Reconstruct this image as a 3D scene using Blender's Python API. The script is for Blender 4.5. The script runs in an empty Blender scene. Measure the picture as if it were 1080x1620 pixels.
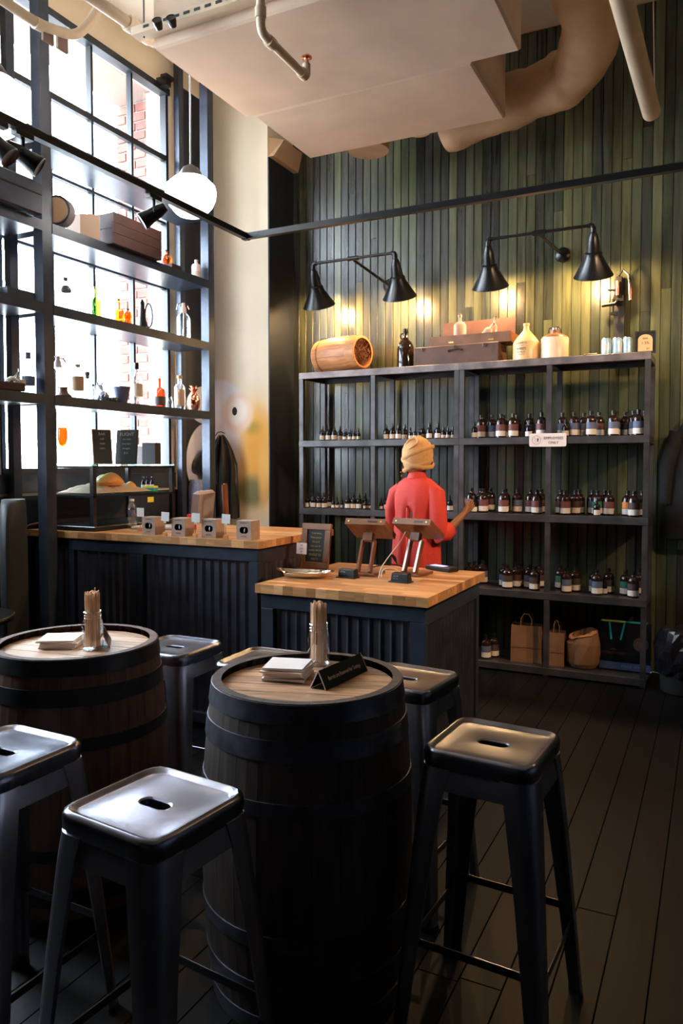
import bpy, bmesh, math, random
from mathutils import Vector, Matrix, Euler
R = math.radians; PI = math.pi; TAU = 2*PI
random.seed(7)
SC = bpy.context.scene; COL = SC.collection

# ---------------------------------------------------------------- camera
F_PX = 1192.0; PITCH = R(2.5); YAW = R(26.428); EYE = 1.5
cd = bpy.data.cameras.new('camera'); cam = bpy.data.objects.new('camera', cd); COL.objects.link(cam)
cd.sensor_fit = 'VERTICAL'; cd.sensor_height = 24; cd.lens = 24*F_PX/1620; cd.shift_y = -22/1620
cd.clip_start = .05; cd.clip_end = 200
cam.location = (0, 0, EYE); cam.rotation_euler = (PI/2-PITCH, 0, YAW)
SC.camera = cam
# ---------------------------------------------------------------- sky, view
SC.view_settings.view_transform = 'Standard'; SC.view_settings.look = 'None'
SC.view_settings.gamma = 1; SC.view_settings.use_curve_mapping = False
SC.view_settings.exposure = 1.4
wd = bpy.data.worlds.new('overcast_sky'); SC.world = wd; wd.use_nodes = True
wd.node_tree.nodes['Background'].inputs[0].default_value = (.74, .87, 1, 1)
wd.node_tree.nodes['Background'].inputs[1].default_value = 15
# ---------------------------------------------------------------- lights
def light(name, kind, loc, power, col, size=.1, rot=(0,0,0), spot=None, size_y=None, portal=False):
    l = bpy.data.lights.new(name, kind); l.color = col
    if kind == 'AREA':
        l.shape = 'RECTANGLE'; l.size = size; l.size_y = size_y or size
        if portal: l.cycles.is_portal = True
    else: l.shadow_soft_size = size
    if kind == 'SPOT': l.spot_size = spot; l.spot_blend = .6
    l.energy = power
    o = bpy.data.objects.new(name, l); o.location = loc; o.rotation_euler = rot; COL.objects.link(o)
    return o
WARM = (1, .62, .30)
XW, YB, YP, XP, ZC = -4.02, 5.85, 5.44, -3.39, 4.76     # window wall, green wall, cream pier face, pier side, ceiling
WIN = [(3.29, 4.93), (1.15, 2.79)]         # the window openings along the street wall
WZ0, WZ1 = 1.44, 4.505
for i, (a, b) in enumerate(WIN):
    light('window_portal', 'AREA', (XW-.08, (a+b)/2, (WZ0+WZ1)/2), 1, (1,1,1), size=WZ1-WZ0, size_y=b-a, rot=(0, -PI/2, 0), portal=True)
# unseen warm spots added right of the frame to brighten the serving side
def aim(loc, tgt): return (Vector(tgt)-Vector(loc)).to_track_quat('-Z', 'Y').to_euler()
for loc, tgt, p, sp in [((.8, 3.6, 2.82), (-1.6, 4.2, .9), 95, 60), ((1.5, 3.9, 2.82), (-.9, 5.6, 1.5), 60, 65), ((.5, 3.9, 2.82), (-.6, 5.8, 2.6), 30, 75)]:
    light('added_warm_spot', 'SPOT', loc, p, (1, .66, .38), size=.05, rot=aim(loc, tgt), spot=R(sp))
for x, y, z, p in [(1.8, 4.6, 3.4, 7)]:  # weak warm fill added out of view, no lamp modelled
    light('added_warm_fill', 'POINT', (x, y, z), p, WARM, size=.15)
# ---------------------------------------------------------------- materials
def new_mat(name):
    m = bpy.data.materials.new(name); m.use_nodes = True
    return m, m.node_tree, m.node_tree.nodes['Principled BSDF']
def mat(name, col, rough=.5, metal=0, noise=None, rand=0, bump=0, emis=0, ecol=None, stretch=(1,1,1), cols=None, trans=0, alpha=1, spec=None, coat=0, coord='Object'):
    m, t, b = new_mat(name); N, L = t.nodes, t.links
    b.inputs['Base Color'].default_value = (*col, 1)
    b.inputs['Roughness'].default_value = rough; b.inputs['Metallic'].default_value = metal
    if spec is not None: b.inputs['Specular IOR Level'].default_value = spec
    if coat: b.inputs['Coat Weight'].default_value = coat; b.inputs['Coat Roughness'].default_value = .15
    if trans: b.inputs['Transmission Weight'].default_value = trans
    if emis: b.inputs['Emission Color'].default_value = (*(ecol or col), 1); b.inputs['Emission Strength'].default_value = emis
    src = None
    if cols:
        oi = N.new('ShaderNodeObjectInfo'); cr = N.new('ShaderNodeValToRGB'); cr.color_ramp.interpolation = 'CONSTANT'
        e = cr.color_ramp.elements
        while len(e) < len(cols): e.new(.5)
        for i, c in enumerate(cols): e[i].position = i/len(cols); e[i].color = (*c, 1)
        L.new(oi.outputs['Random'], cr.inputs[0]); src = cr.outputs[0]
    if noise or rand:
        hs = N.new('ShaderNodeHueSaturation'); hs.inputs['Color'].default_value = (*col, 1)
        if src: L.new(src, hs.inputs['Color'])
        ad = N.new('ShaderNodeMath'); ad.operation = 'ADD'; ad.inputs[0].default_value = 1; ad.inputs[1].default_value = 0
        if noise:
            tc = N.new('ShaderNodeTexCoord'); mp = N.new('ShaderNodeMapping'); nz = N.new('ShaderNodeTexNoise')
            mp.inputs['Scale'].default_value = stretch; nz.inputs['Scale'].default_value = noise[0]; nz.inputs['Detail'].default_value = 5
            oi2 = N.new('ShaderNodeObjectInfo'); va = N.new('ShaderNodeVectorMath'); va.operation = 'ADD'
            cx = N.new('ShaderNodeCombineXYZ'); mu = N.new('ShaderNodeMath'); mu.operation = 'MULTIPLY'; mu.inputs[1].default_value = 37
            L.new(oi2.outputs['Random'], mu.inputs[0]); L.new(mu.outputs[0], cx.inputs[0]); L.new(mu.outputs[0], cx.inputs[2])
            L.new(tc.outputs[coord], mp.inputs[0]); L.new(mp.outputs[0], va.inputs[0]); L.new(cx.outputs[0], va.inputs[1]); L.new(va.outputs[0], nz.inputs['Vector'])
            mr = N.new('ShaderNodeMapRange'); mr.inputs['From Min'].default_value = .3; mr.inputs['From Max'].default_value = .7
            mr.inputs['To Min'].default_value = -noise[1]; mr.inputs['To Max'].default_value = noise[1]
            L.new(nz.outputs[0], mr.inputs[0]); L.new(mr.outputs[0], ad.inputs[1])
            if bump:
                bp = N.new('ShaderNodeBump'); bp.inputs['Strength'].default_value = bump; bp.inputs['Distance'].default_value = .004
                L.new(nz.outputs[0], bp.inputs['Height']); L.new(bp.outputs[0], b.inputs['Normal'])
        if rand:
            oi3 = N.new('ShaderNodeObjectInfo'); m2 = N.new('ShaderNodeMath'); m2.operation = 'MULTIPLY_ADD'
            fr = N.new('ShaderNodeMath'); fr.operation = 'FRACT'; m3 = N.new('ShaderNodeMath'); m3.operation = 'MULTIPLY'; m3.inputs[1].default_value = 91.7
            L.new(oi3.outputs['Random'], m3.inputs[0]); L.new(m3.outputs[0], fr.inputs[0])
            m2.inputs[1].default_value = 2*rand; m2.inputs[2].default_value = -rand
            L.new(fr.outputs[0], m2.inputs[0]); a2 = N.new('ShaderNodeMath'); a2.operation = 'ADD'
            L.new(ad.outputs[0], a2.inputs[0]); L.new(m2.outputs[0], a2.inputs[1]); L.new(a2.outputs[0], hs.inputs['Value'])
        else: L.new(ad.outputs[0], hs.inputs['Value'])
        src = hs.outputs[0]
    if src: L.new(src, b.inputs['Base Color'])
    return m
def glass(name, tint=(1,1,1), gloss=.08, rough=.02, gcol=(1,1,1)):
    m, t, b = new_mat(name); N, L = t.nodes, t.links; N.remove(b)
    tr = N.new('ShaderNodeBsdfTransparent'); tr.inputs[0].default_value = (*tint, 1)
    gl = N.new('ShaderNodeBsdfGlossy'); gl.inputs['Roughness'].default_value = rough; gl.inputs[0].default_value = (*gcol, 1)
    lw = N.new('ShaderNodeLayerWeight'); lw.inputs[0].default_value = .3
    mr = N.new('ShaderNodeMapRange'); mr.inputs['To Min'].default_value = gloss; mr.inputs['To Max'].default_value = min(1, gloss+.55)
    mx = N.new('ShaderNodeMixShader'); L.new(lw.outputs['Facing'], mr.inputs[0]); L.new(mr.outputs[0], mx.inputs[0])
    L.new(tr.outputs[0], mx.inputs[1]); L.new(gl.outputs[0], mx.inputs[2]); L.new(mx.outputs[0], N['Material Output'].inputs[0])
    return m
def painted(name, base, layers, axes, rough=.75):
    """airbrushed wall: soft ellipses of colour laid over the plaster; each layer (colour, cu, cz, ru, rz, softness)"""
    m, t, b = new_mat(name); N, L = t.nodes, t.links; b.inputs['Roughness'].default_value = rough
    tc = N.new('ShaderNodeTexCoord'); sx = N.new('ShaderNodeSeparateXYZ'); L.new(tc.outputs['Object'], sx.inputs[0])
    nz = N.new('ShaderNodeTexNoise'); nz.inputs['Scale'].default_value = 2.2; nz.inputs['Detail'].default_value = 6
    L.new(tc.outputs['Object'], nz.inputs['Vector'])
    c0 = N.new('ShaderNodeMixRGB'); c0.inputs[1].default_value = (*base, 1); c0.inputs[2].default_value = (*[k*.84 for k in base], 1)
    L.new(nz.outputs[0], c0.inputs[0]); cur = c0.outputs[0]
    def mth(op, a, bb):
        n = N.new('ShaderNodeMath'); n.operation = op
        for i, v in enumerate((a, bb)):
            if isinstance(v, (int, float)): n.inputs[i].default_value = v
            else: L.new(v, n.inputs[i])
        return n.outputs[0]
    for col, cu, cz, ru, rz, s in layers:
        du = mth('DIVIDE', mth('SUBTRACT', sx.outputs[axes[0]], cu), ru); dz = mth('DIVIDE', mth('SUBTRACT', sx.outputs['Z'], cz), rz)
        d = mth('SQRT', mth('ADD', mth('MULTIPLY', du, du), mth('MULTIPLY', dz, dz)), 0)
        mr = N.new('ShaderNodeMapRange'); mr.interpolation_type = 'SMOOTHSTEP'
        mr.inputs['From Min'].default_value = 1+s; mr.inputs['From Max'].default_value = 1-s
        L.new(d, mr.inputs[0]); mx = N.new('ShaderNodeMixRGB'); L.new(mr.outputs[0], mx.inputs[0]); L.new(cur, mx.inputs[1]); mx.inputs[2].default_value = (*col, 1); cur = mx.outputs[0]
    L.new(cur, b.inputs['Base Color'])
    return m
M = {}
M['floor'] = mat('dark_floor_boards', (.0035,.0034,.0038), .5, spec=.3, noise=(6,.5), rand=.35, stretch=(8,.6,1), bump=.15)
M['gap'] = mat('dark_joint', (.006,.006,.006), .9)
M['ceil'] = mat('cream_ceiling', (.82,.70,.54), .8, noise=(2,.06))
M['plaster'] = mat('cream_plaster', (.88,.74,.54), .8, noise=(2,.08))
GREENS = [(.034,.043,.024),(.022,.030,.019),(.050,.062,.028),(.016,.020,.014),(.042,.052,.024),(.068,.078,.032),(.028,.037,.022),(.052,.060,.028),(.038,.044,.025),(.019,.025,.017),(.046,.055,.026),(.032,.042,.024)]
GREENS = [(r*1.35+.004, g*1.3+.002, b*1.35+.004) for r, g, b in GREENS]
M['green'] = mat('stained_green_boards', (.05,.06,.03), .27, spec=.75, noise=(5,.4), rand=.38, stretch=(6,6,.5), bump=.25, cols=GREENS)
M['navy'] = mat('blue_black_paint', (.012,.016,.024), .5, noise=(20,.15))
M['steel'] = mat('dark_blue_steel', (.045,.056,.080), .34, metal=.35, noise=(12,.2))
M['rack'] = mat('raw_dark_steel', (.085,.078,.080), .38, metal=.55, noise=(9,.35))
M['rackworn'] = mat('worn_steel_edge', (.21,.165,.155), .45, metal=.35, noise=(9,.4))
M['black'] = mat('black_enamel', (.008,.008,.009), .3)
M['matblack'] = mat('matt_black', (.01,.01,.011), .65)
M['corr'] = mat('black_corrugated_metal', (.13,.13,.155), .36, metal=.85, noise=(9,.25))
M['brick'] = mat('red_brick', (.20,.07,.05), .85, noise=(14,.2), rand=.25)
M['mortar'] = mat('pale_mortar', (.30,.27,.25), .9)
M['stucco'] = mat('pinkish_stucco', (.24,.17,.14), .9, noise=(4,.15))
M['white'] = mat('white_paint', (.75,.75,.73), .55)
M['frame'] = mat('black_window_steel', (.02,.022,.028), .45)
M['pane'] = glass('window_glass', (1,1,1), .03)
M['glass'] = glass('clear_glass', (.95,.97,.98), .13)
M['greenglass'] = glass('green_glass', (.35,.75,.10), .10)
M['orangeglass'] = glass('orange_glass', (1,.33,.03), .10)
M['amberglass'] = glass('amber_glass', (.55,.14,.05), .10)
M['edgeglass'] = glass('teal_edged_glass', (.55,.85,.80), .18)
M['brownglass'] = mat('brown_glass', (.022,.010,.007), .09, spec=.6)
M['darkglass'] = mat('dark_bottle_glass', (.012,.008,.008), .12, spec=.5)
M['paper'] = mat('white_paper_label', (.70,.62,.55), .7)
M['cream'] = mat('cream_label', (.62,.48,.36), .7)
M['blue'] = mat('slate_blue_label', (.10,.12,.20), .6)
M['maroon'] = mat('maroon_label', (.16,.045,.045), .6)
M['dkprint'] = mat('dark_brown_label', (.06,.035,.03), .6)
M['greenlab'] = mat('green_label', (.03,.16,.10), .6)
M['orangelab'] = mat('orange_label', (.75,.22,.04), .6)
M['butcher'] = mat('butcher_block_wood', (.52,.25,.10), .34, noise=(7,.25), stretch=(1,8,8), rand=.2, bump=.1, cols=[(.62,.31,.12),(.50,.23,.085),(.56,.28,.11),(.42,.18,.065),(.66,.36,.16)])
M['barreldark'] = mat('weathered_oak_stave', (.045,.028,.020), .6, noise=(8,.5), stretch=(5,5,.7), rand=.25, bump=.3)
M['barrelwarm'] = mat('reddish_oak_stave', (.10,.042,.022), .55, noise=(8,.4), stretch=(5,5,.7), rand=.2, bump=.3)
M['barrelhead'] = mat('oak_barrel_head', (.50,.28,.16), .42, noise=(7,.4), stretch=(1,9,1), rand=.25, bump=.3)
M['barrelheadpale'] = mat('pale_oak_barrel_head', (.62,.40,.26), .42, noise=(7,.25), stretch=(1,9,1), rand=.12, bump=.2)
M['hoop'] = mat('galvanised_hoop', (.10,.10,.125), .42, metal=.75, noise=(14,.5), bump=.2)
M['darkhoop'] = mat('blackened_hoop', (.03,.03,.032), .45, metal=.6, noise=(14,.4))
M['stool'] = mat('brushed_gunmetal', (.23,.235,.28), .24, metal=1, noise=(5,.35), bump=.08)
M['stoolleg'] = mat('gunmetal_legs', (.38,.37,.41), .36, metal=1, noise=(5,.3))
M['keg'] = mat('orange_pine_keg', (.60,.24,.085), .5, noise=(9,.3), stretch=(.8,6,6), rand=.15)
M['excelsior'] = mat('brown_wood_wool', (.16,.055,.02), .8)
M['case'] = mat('old_brown_case', (.10,.04,.022), .6, noise=(9,.3))
M['casewood'] = mat('warm_case_wood', (.20,.08,.028), .5, noise=(9,.3))
M['brass'] = mat('brass', (.8,.5,.18), .25, metal=1)
M['stoneware'] = mat('cream_stoneware', (.80,.50,.24), .3, spec=.5)
M['stonewhite'] = mat('white_stoneware', (.80,.62,.42), .3)
M['stonebrown'] = mat('brown_glaze', (.22,.10,.05), .3)
M['ink'] = mat('dark_ink', (.05,.03,.02), .7)
M['can'] = mat('pale_blue_can', (.45,.66,.82), .3, metal=.3, noise=(25,.3))
M['alu'] = mat('aluminium', (.75,.75,.75), .25, metal=1)
M['crate'] = mat('old_crate_wood', (.06,.022,.018), .65, noise=(7,.3), rand=.15)
M['copper'] = mat('polished_copper', (.90,.42,.28), .18, metal=1)
M['walnut'] = mat('walnut', (.20,.07,.03), .4, noise=(9,.3), stretch=(6,1,1))
M['strip'] = mat('satin_metal_strip', (.62,.56,.55), .35, metal=.6)
M['kraft'] = mat('kraft_card', (.36,.25,.19), .8, noise=(40,.12))
M['kraftdark'] = mat('brown_paper', (.25,.12,.055), .75, noise=(6,.15))
M['tray'] = mat('polished_tray', (.80,.72,.60), .12, metal=1)
M['skin'] = mat('brown_skin', (.23,.085,.04), .5)
M['shirt'] = mat('red_linen_shirt', (.58,.036,.022), .75, noise=(60,.08))
M['trouser'] = mat('black_trousers', (.012,.012,.015), .8)
M['turban'] = mat('mustard_cloth', (.52,.28,.11), .8, noise=(50,.1))
M['hair'] = mat('dark_hair', (.01,.007,.006), .6)
M['duct'] = mat('painted_duct_board', (.72,.53,.39), .75, noise=(3,.08))
M['wrap'] = mat('wrapped_duct_canvas', (.58,.38,.22), .7, noise=(5,.15), bump=.6)
M['conduit'] = mat('cream_painted_pipe', (.62,.48,.33), .5, noise=(5,.1))
M['napkin'] = mat('white_napkin', (.90,.80,.75), .85)
M['stick'] = mat('wooden_stirrer', (.95,.64,.40), .6, rand=.1, noise=(30,.1))
M['chalk'] = mat('chalkboard', (.018,.020,.018), .7)
M['chalkink'] = mat('chalk', (.35,.36,.30), .9)
M['lampwhite'] = mat('opal_glass_lit', (1,.93,.85), .3, emis=5, ecol=(1,.86,.72))
M['bulb'] = mat('bulb_lit', (1,.8,.5), .3, emis=40, ecol=(1,.62,.28))
M['leather'] = mat('black_coated_cloth', (.02,.021,.02), .3, noise=(8,.4), bump=.5)
M['hoodie'] = mat('black_cotton', (.008,.009,.012), .9)
M['bubble'] = mat('grey_bubble_wrap', (.30,.28,.36), .35, noise=(40,.3), bump=.8)
M['greycloth'] = mat('mauve_grey_cloth', (.33,.27,.28), .8)
M['plasticbag'] = mat('black_bin_liner', (.012,.012,.016), .18, noise=(7,.3), bump=1)
M['red'] = mat('red_plastic', (.7,.02,.03), .4)
M['sand'] = mat('pale_shredded_paper', (.50,.36,.28), .9)
M['orangecloth'] = mat('orange_leather', (.75,.30,.08), .5)
M['yellow'] = mat('yellow_paper', (.75,.62,.08), .7)
M['teal'] = mat('teal_ribbon', (.02,.35,.30), .5)
M['screen'] = mat('lit_screen', (.1,.1,.25), .3, emis=1.2, ecol=(.35,.3,.9))
M['eye'] = mat('eye_white', (.8,.78,.75), .3)
M['cork'] = mat('cork', (.50,.27,.12), .8)
M['tanlabel'] = mat('tan_label', (.50,.30,.16), .7)
M['peach'] = mat('peach_dial', (.80,.50,.30), .5)
M['greymetal'] = mat('grey_metal', (.30,.31,.34), .4, metal=.6)
M['signwhite'] = mat('cream_sign_plate', (.80,.66,.60), .5)
M['cable'] = mat('white_cable', (.7,.66,.62), .5)
M['orangecable'] = mat('dull_orange_cable', (.12,.03,.012), .6)
M['bluecover'] = mat('blue_band', (.06,.10,.22), .5)

# ---------------------------------------------------------------- mesh helpers
class MB:
    def __init__(s): s.v = []; s.f = []; s.s = []
    def add(s, vs, fs, smooth=False):
        n = len(s.v); s.v += [tuple(v) for v in vs]; s.f += [tuple(i+n for i in f) for f in fs]; s.s += [smooth]*len(fs); return s
    def box(s, c, d, rot=None, ch=0):
        hx, hy, hz = d[0]/2, d[1]/2, d[2]/2
        if ch:
            vs = []; fs = []
            for z, k in ((-hz, ch), (-hz+ch, 0), (hz-ch, 0), (hz, ch)):
                for x, y in ((-hx+k, -hy+k), (hx-k, -hy+k), (hx-k, hy-k), (-hx+k, hy-k)): vs.append(Vector((x, y, z)))
            for i in range(3):
                for j in range(4): fs.append((i*4+j, i*4+(j+1) % 4, i*4+4+(j+1) % 4, i*4+4+j))
            fs += [(3,2,1,0), (12,13,14,15)]
        else:
            vs = [Vector((x*hx, y*hy, z*hz)) for z in (-1,1) for y in (-1,1) for x in (-1,1)]
            fs = [(0,2,3,1),(4,5,7,6),(0,1,5,4),(2,6,7,3),(0,4,6,2),(1,3,7,5)]
        if rot is not None: vs = [rot @ v for v in vs]
        return s.add([v+Vector(c) for v in vs], fs)
    def b2(s, a, b, ch=0):
        return s.box([(a[i]+b[i])/2 for i in range(3)], [abs(b[i]-a[i]) for i in range(3)], ch=ch)
    def tube(s, pts, r, n=8, caps=True, flat=None):
        pts = [Vector(p) for p in pts]; k = len(pts); rs = r if isinstance(r, (list, tuple)) else [r]*k
        up = None; vs = []; fs = []
        for i, p in enumerate(pts):
            d = (pts[min(i+1, k-1)]-pts[max(i-1, 0)]).normalized()
            if up is None:
                up = Vector((0,0,1)) if abs(d.z) < .9 else Vector((0,1,0))
            x = d.cross(up).normalized(); y = x.cross(d).normalized(); up = y
            for j in range(n):
                a = TAU*(j+.5)/n; vs.append(p+rs[i]*(math.cos(a)*x+math.sin(a)*y*(flat or 1)))
        for i in range(k-1):
            for j in range(n): fs.append((i*n+j, i*n+(j+1) % n, (i+1)*n+(j+1) % n, (i+1)*n+j))
        if caps: fs += [tuple(range(n-1, -1, -1)), tuple(range((k-1)*n, k*n))]
        return s.add(vs, fs, n > 5)
    def lathe(s, prof, n=20, c=(0,0,0), rot=None, caps=True, a0=0, a1=TAU, sy=1):
        full = abs(a1-a0-TAU) < 1e-6; m = n if full else n+1; vs = []; fs = []
        for r, z in prof:
            for j in range(m):
                a = a0+(a1-a0)*j/n; v = Vector((r*math.cos(a), r*math.sin(a)*sy, z))
                if rot is not None: v = rot @ v
                vs.append(v+Vector(c))
        for i in range(len(prof)-1):
            for j in range(n):
                k = (j+1) % m; fs.append((i*m+j, i*m+k, (i+1)*m+k, (i+1)*m+j))
        if caps and full:
            if prof[0][0] > 1e-4: fs.append(tuple(range(m-1, -1, -1)))
            if prof[-1][0] > 1e-4: fs.append(tuple(range((len(prof)-1)*m, len(prof)*m)))
        return s.add(vs, fs, True)
    def prism(s, poly, z0, z1, T=None):
        n = len(poly); vs = [Vector((x, y, z0)) for x, y in poly]+[Vector((x, y, z1)) for x, y in poly]
        if T is not None: vs = [T @ v for v in vs]
        return s.add(vs, [tuple(range(n-1, -1, -1)), tuple(range(n, 2*n))]+[(i, (i+1) % n, n+(i+1) % n, n+i) for i in range(n)])
    def loft(s, rings, caps=True, smooth=True):
        n = len(rings[0]); vs = [v for r in rings for v in r]; fs = []
        for i in range(len(rings)-1):
            for j in range(n): fs.append((i*n+j, i*n+(j+1) % n, (i+1)*n+(j+1) % n, (i+1)*n+j))
        if caps: fs += [tuple(range(n-1, -1, -1)), tuple(range((len(rings)-1)*n, len(rings)*n))]
        return s.add(vs, fs, smooth)
    def mesh(s, name, m):
        me = bpy.data.meshes.new(name); me.from_pydata(s.v, [], s.f); me.materials.append(m)
        me.polygons.foreach_set('use_smooth', s.s); me.update()
        if any(s.s):
            try: me.set_sharp_from_angle(angle=R(38))
            except Exception: pass
        return me
    def build(s, name, m, parent=None, loc=None, rot=None, bevel=0):
        if isinstance(m, str): m = M[m]
        o = bpy.data.objects.new(name, s.mesh(name, m)); COL.objects.link(o)
        if parent: o.parent = parent
        if loc: o.location = loc
        if rot: o.rotation_euler = rot
        if bevel:
            b = o.modifiers.new('edge_bevel', 'BEVEL'); b.width = bevel; b.segments = 2; b.limit_method = 'ANGLE'
        return o
def put(name, me, parent, loc=(0,0,0), rot=(0,0,0), scale=(1,1,1)):
    o = bpy.data.objects.new(name, me); COL.objects.link(o); o.parent = parent; o.location = loc; o.rotation_euler = rot; o.scale = scale; return o
def tag(o, label, cat, group=None, kind=None):
    o['label'] = label; o['category'] = cat
    if group: o['group'] = group
    if kind: o['kind'] = kind
    return o
def thing(name, label, cat, loc=(0,0,0), rz=0, group=None):
    o = bpy.data.objects.new(name, None); o.empty_display_size = .05; COL.objects.link(o)
    o.location = loc; o.rotation_euler = (0, 0, rz); return tag(o, label, cat, group)
def struct(o): o['kind'] = 'structure'; return o
def copy_tree(o, parent=None):
    c = o.copy(); COL.objects.link(c)
    if parent: c.parent = parent
    for ch in o.children: copy_tree(ch, c)
    return c
def text(name, body, size, m, parent, loc, rot, ext=.0006, align='CENTER', sx=1, spacing=1):
    cu = bpy.data.curves.new(name, 'FONT'); cu.body = body; cu.size = size; cu.extrude = ext; cu.align_x = align; cu.align_y = 'CENTER'; cu.space_line = spacing; cu.resolution_u = 3
    tmp = bpy.data.objects.new('tmp', cu); COL.objects.link(tmp); dg = bpy.context.evaluated_depsgraph_get()
    me = bpy.data.meshes.new_from_object(tmp.evaluated_get(dg)); bpy.data.objects.remove(tmp); me.materials.clear(); me.materials.append(M[m])
    o = bpy.data.objects.new(name, me); COL.objects.link(o); o.parent = parent; o.location = loc; o.rotation_euler = rot; o.scale = (sx, 1, 1); return o
# a pixel of the 1080x1620 photograph onto a real plane of the room
_f = Vector((-math.sin(YAW)*math.cos(PITCH), math.cos(YAW)*math.cos(PITCH), -math.sin(PITCH)))
_r = Vector((math.cos(YAW), math.sin(YAW), 0)); _u = _r.cross(_f)
def at(px, py, axis, val):
    d = _f+_r*((px-540)/F_PX)-_u*((py-788)/F_PX); i = 'xyz'.index(axis); o = Vector((0,0,EYE))
    return o+d*((val-o[i])/d[i])
def rz(a): return Matrix.Rotation(a, 3, 'Z')

# ================================================================ THE ROOM
X1, Y0 = 3.2, -3.4
fl = struct(MB().b2((XW-.5, Y0-.1, -.06), (X1+.1, YB+.1, -.014)).build('floor', 'gap'))
w = .125; x = XW; i = 0; cache = {}
while x < 1.6:
    y = Y0+random.uniform(0, 1.5) if i % 2 else Y0
    segs = []; ys = -.2
    for e in sorted([random.uniform(1.6, 2.6), random.uniform(4.0, 4.8), YB]):
        segs.append((ys, e)); ys = e
    for a, b in segs:
        MB().b2((x+.0015, a+.0015, -.014), (x+w-.0015, b-.0015, 0), ch=.0012).build('floor_board', 'floor', fl)
    x += w; i += 1
# the floor beyond the photograph's field
MB().b2((XW, Y0, -.014), (1.6, -.2, 0)).b2((1.605, Y0, -.014), (X1, YB, 0)).build('floor_covering', 'floor', fl)
struct(MB().b2((XW-.6, Y0-.1, ZC), (X1+.1, YB+.1, ZC+.1)).build('ceiling', 'ceil'))
struct(MB().b2((X1, Y0, 0), (X1+.1, YB, ZC)).build('wall_right', 'navy'))
struct(MB().b2((XW-.5, Y0-.1, 0), (X1, Y0, ZC)).build('wall_rear', 'navy'))
# green boarded wall
wb = struct(MB().b2((XP-.05, YB+.012, 0), (X1, YB+.1, ZC)).build('wall_back', 'gap'))
def board(x0, x1, z0, z1):
    c = .005; y = YB; d = .014
    p = [(x0+.001, y+d), (x0+.001, y+c), (x0+c, y), (x1-c, y), (x1-.001, y+c), (x1-.001, y+d)]
    return MB().prism(p, z0+.0007, z1-.0007).build('plank', 'green', wb)
x = XP; i = 0
while x < .5:
    wv = .0685; cuts = [0]
    if random.random() < .45: cuts.append(random.choice([1.9, 2.6, 3.05, 3.4, 2.9, 3.7, 2.75]))
    if random.random() < .25: cuts.append(random.choice([.9, 1.3, 1.5, 4.1, 3.9]))
    cuts = sorted(cuts)+[ZC]
    for a, b in zip(cuts, cuts[1:]):
        if b-a > .15: board(x, x+wv, a, b)
    x += wv; i += 1
MB().b2((x, YB-.001, 0), (X1, YB+.014, ZC)).build('boarding', 'green', wb)
# street wall with window openings, half a metre thick
wl = MB(); ys = [Y0]
for a, b in sorted(WIN): ys += [a, b]
ys.append(YP+.02)
TH = .12
for k in range(0, len(ys), 2): wl.b2((XW-TH, ys[k], 0), (XW, ys[k+1], ZC))
for a, b in WIN: wl.b2((XW-TH, a, 0), (XW, b, WZ0)).b2((XW-TH, a, WZ1), (XW, b, ZC))
wl = struct(wl.build('wall_left', 'plaster'))
# outside leaf: brick reveal at the far jamb, stucco soffit and sill
a, b = WIN[0]
MB().b2((XW-.62, b+.13, .6), (XW-TH, b+.6, ZC+.3)).build('outer_pier', 'mortar', wl)
MB().b2((XW-.24, b+.03, WZ0), (XW-TH, b+.13, WZ1+.05)).build('stone_jamb', 'white', wl)
MB().b2((XW-.62, a-.4, WZ1+.06), (XW-TH, b+.13, WZ1+.4)).build('soffit', 'stucco', wl)
MB().b2((XW-.62, a-.1, WZ0-.2), (XW-TH, b+.12, WZ0-.03)).build('outer_sill', 'white', wl)
bx = [MB().box((0,0,0), (L_, .024, .066), ch=.004).mesh('brick', M['brick']) for L_ in (.20, .095)]
z = WZ0; r = 0
while z < WZ1-.02:
    if r % 2 == 0: row = [(0, .10), (0, .315), (1, .475)]
    else: row = [(1, .05), (0, .21), (0, .425)]
    for k, off in row: put('brick', bx[k], wl, (XW-TH-off+.0, b+.128, z+.036))
    z += .078; r += 1
MB().b2((XW+.0005, Y0+.01, 0), (XW+.014, 5.079, 1.30)).build('wainscot', 'navy', wl)
# painted blue-black band between window and pier, with the airbrushed bird carried across it
bird = [((.86,.86,.95), 5.44, 2.02, .32, .17, .02), ((.012,.014,.02), 5.02, 1.84, .24, .05, .02), ((.86,.86,.97), 5.44, 1.53, .33, .345, .02)]
M['birdband'] = painted('painted_band', (.012,.015,.023), [bird[0], bird[2]], ('Y',), .55)
MB().b2((XW, 5.08, 0), (XW+.02, YP, 4.61)).build('painted_band', 'birdband', wl)
OC = (.62,.30,.07); WH = (.80,.78,.80)
M['mural'] = painted('mural_plaster', (.90,.77,.58), [
    ((.84,.52,.20), -3.52, 1.58, .22, .50, .35), ((.80,.36,.05), -3.50, 1.62, .14, .32, .5), ((.50,.30,.04), -3.55, 1.82, .07, .05, .8), ((.22,.19,.07), -3.57, 1.27, .17, .13, .5), ((.80,.42,.10), -3.44, 1.42, .05, .25, .7),
    ((.90,.84,.86), -3.90, 1.60, .20, .44, .3), ((.90,.88,.92), -3.90, 2.04, .24, .20, .12), ((.86,.60,.44), -3.70, 1.95, .15, .17, .22), ((.92,.80,.70), -3.71, 1.965, .10, .115, .35),
    ((.01,.007,.008), -3.734, 1.965, .026, .036, .08)], ('X',))
pier = struct(MB().b2((XW-.12, YP, 0), (XP, YB+.1, ZC)).build('wall_pier', 'mural'))
MB().b2((XP, YP, 0), (XP+.012, YB, 4.06)).build('black_side_board', 'navy', pier)
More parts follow.
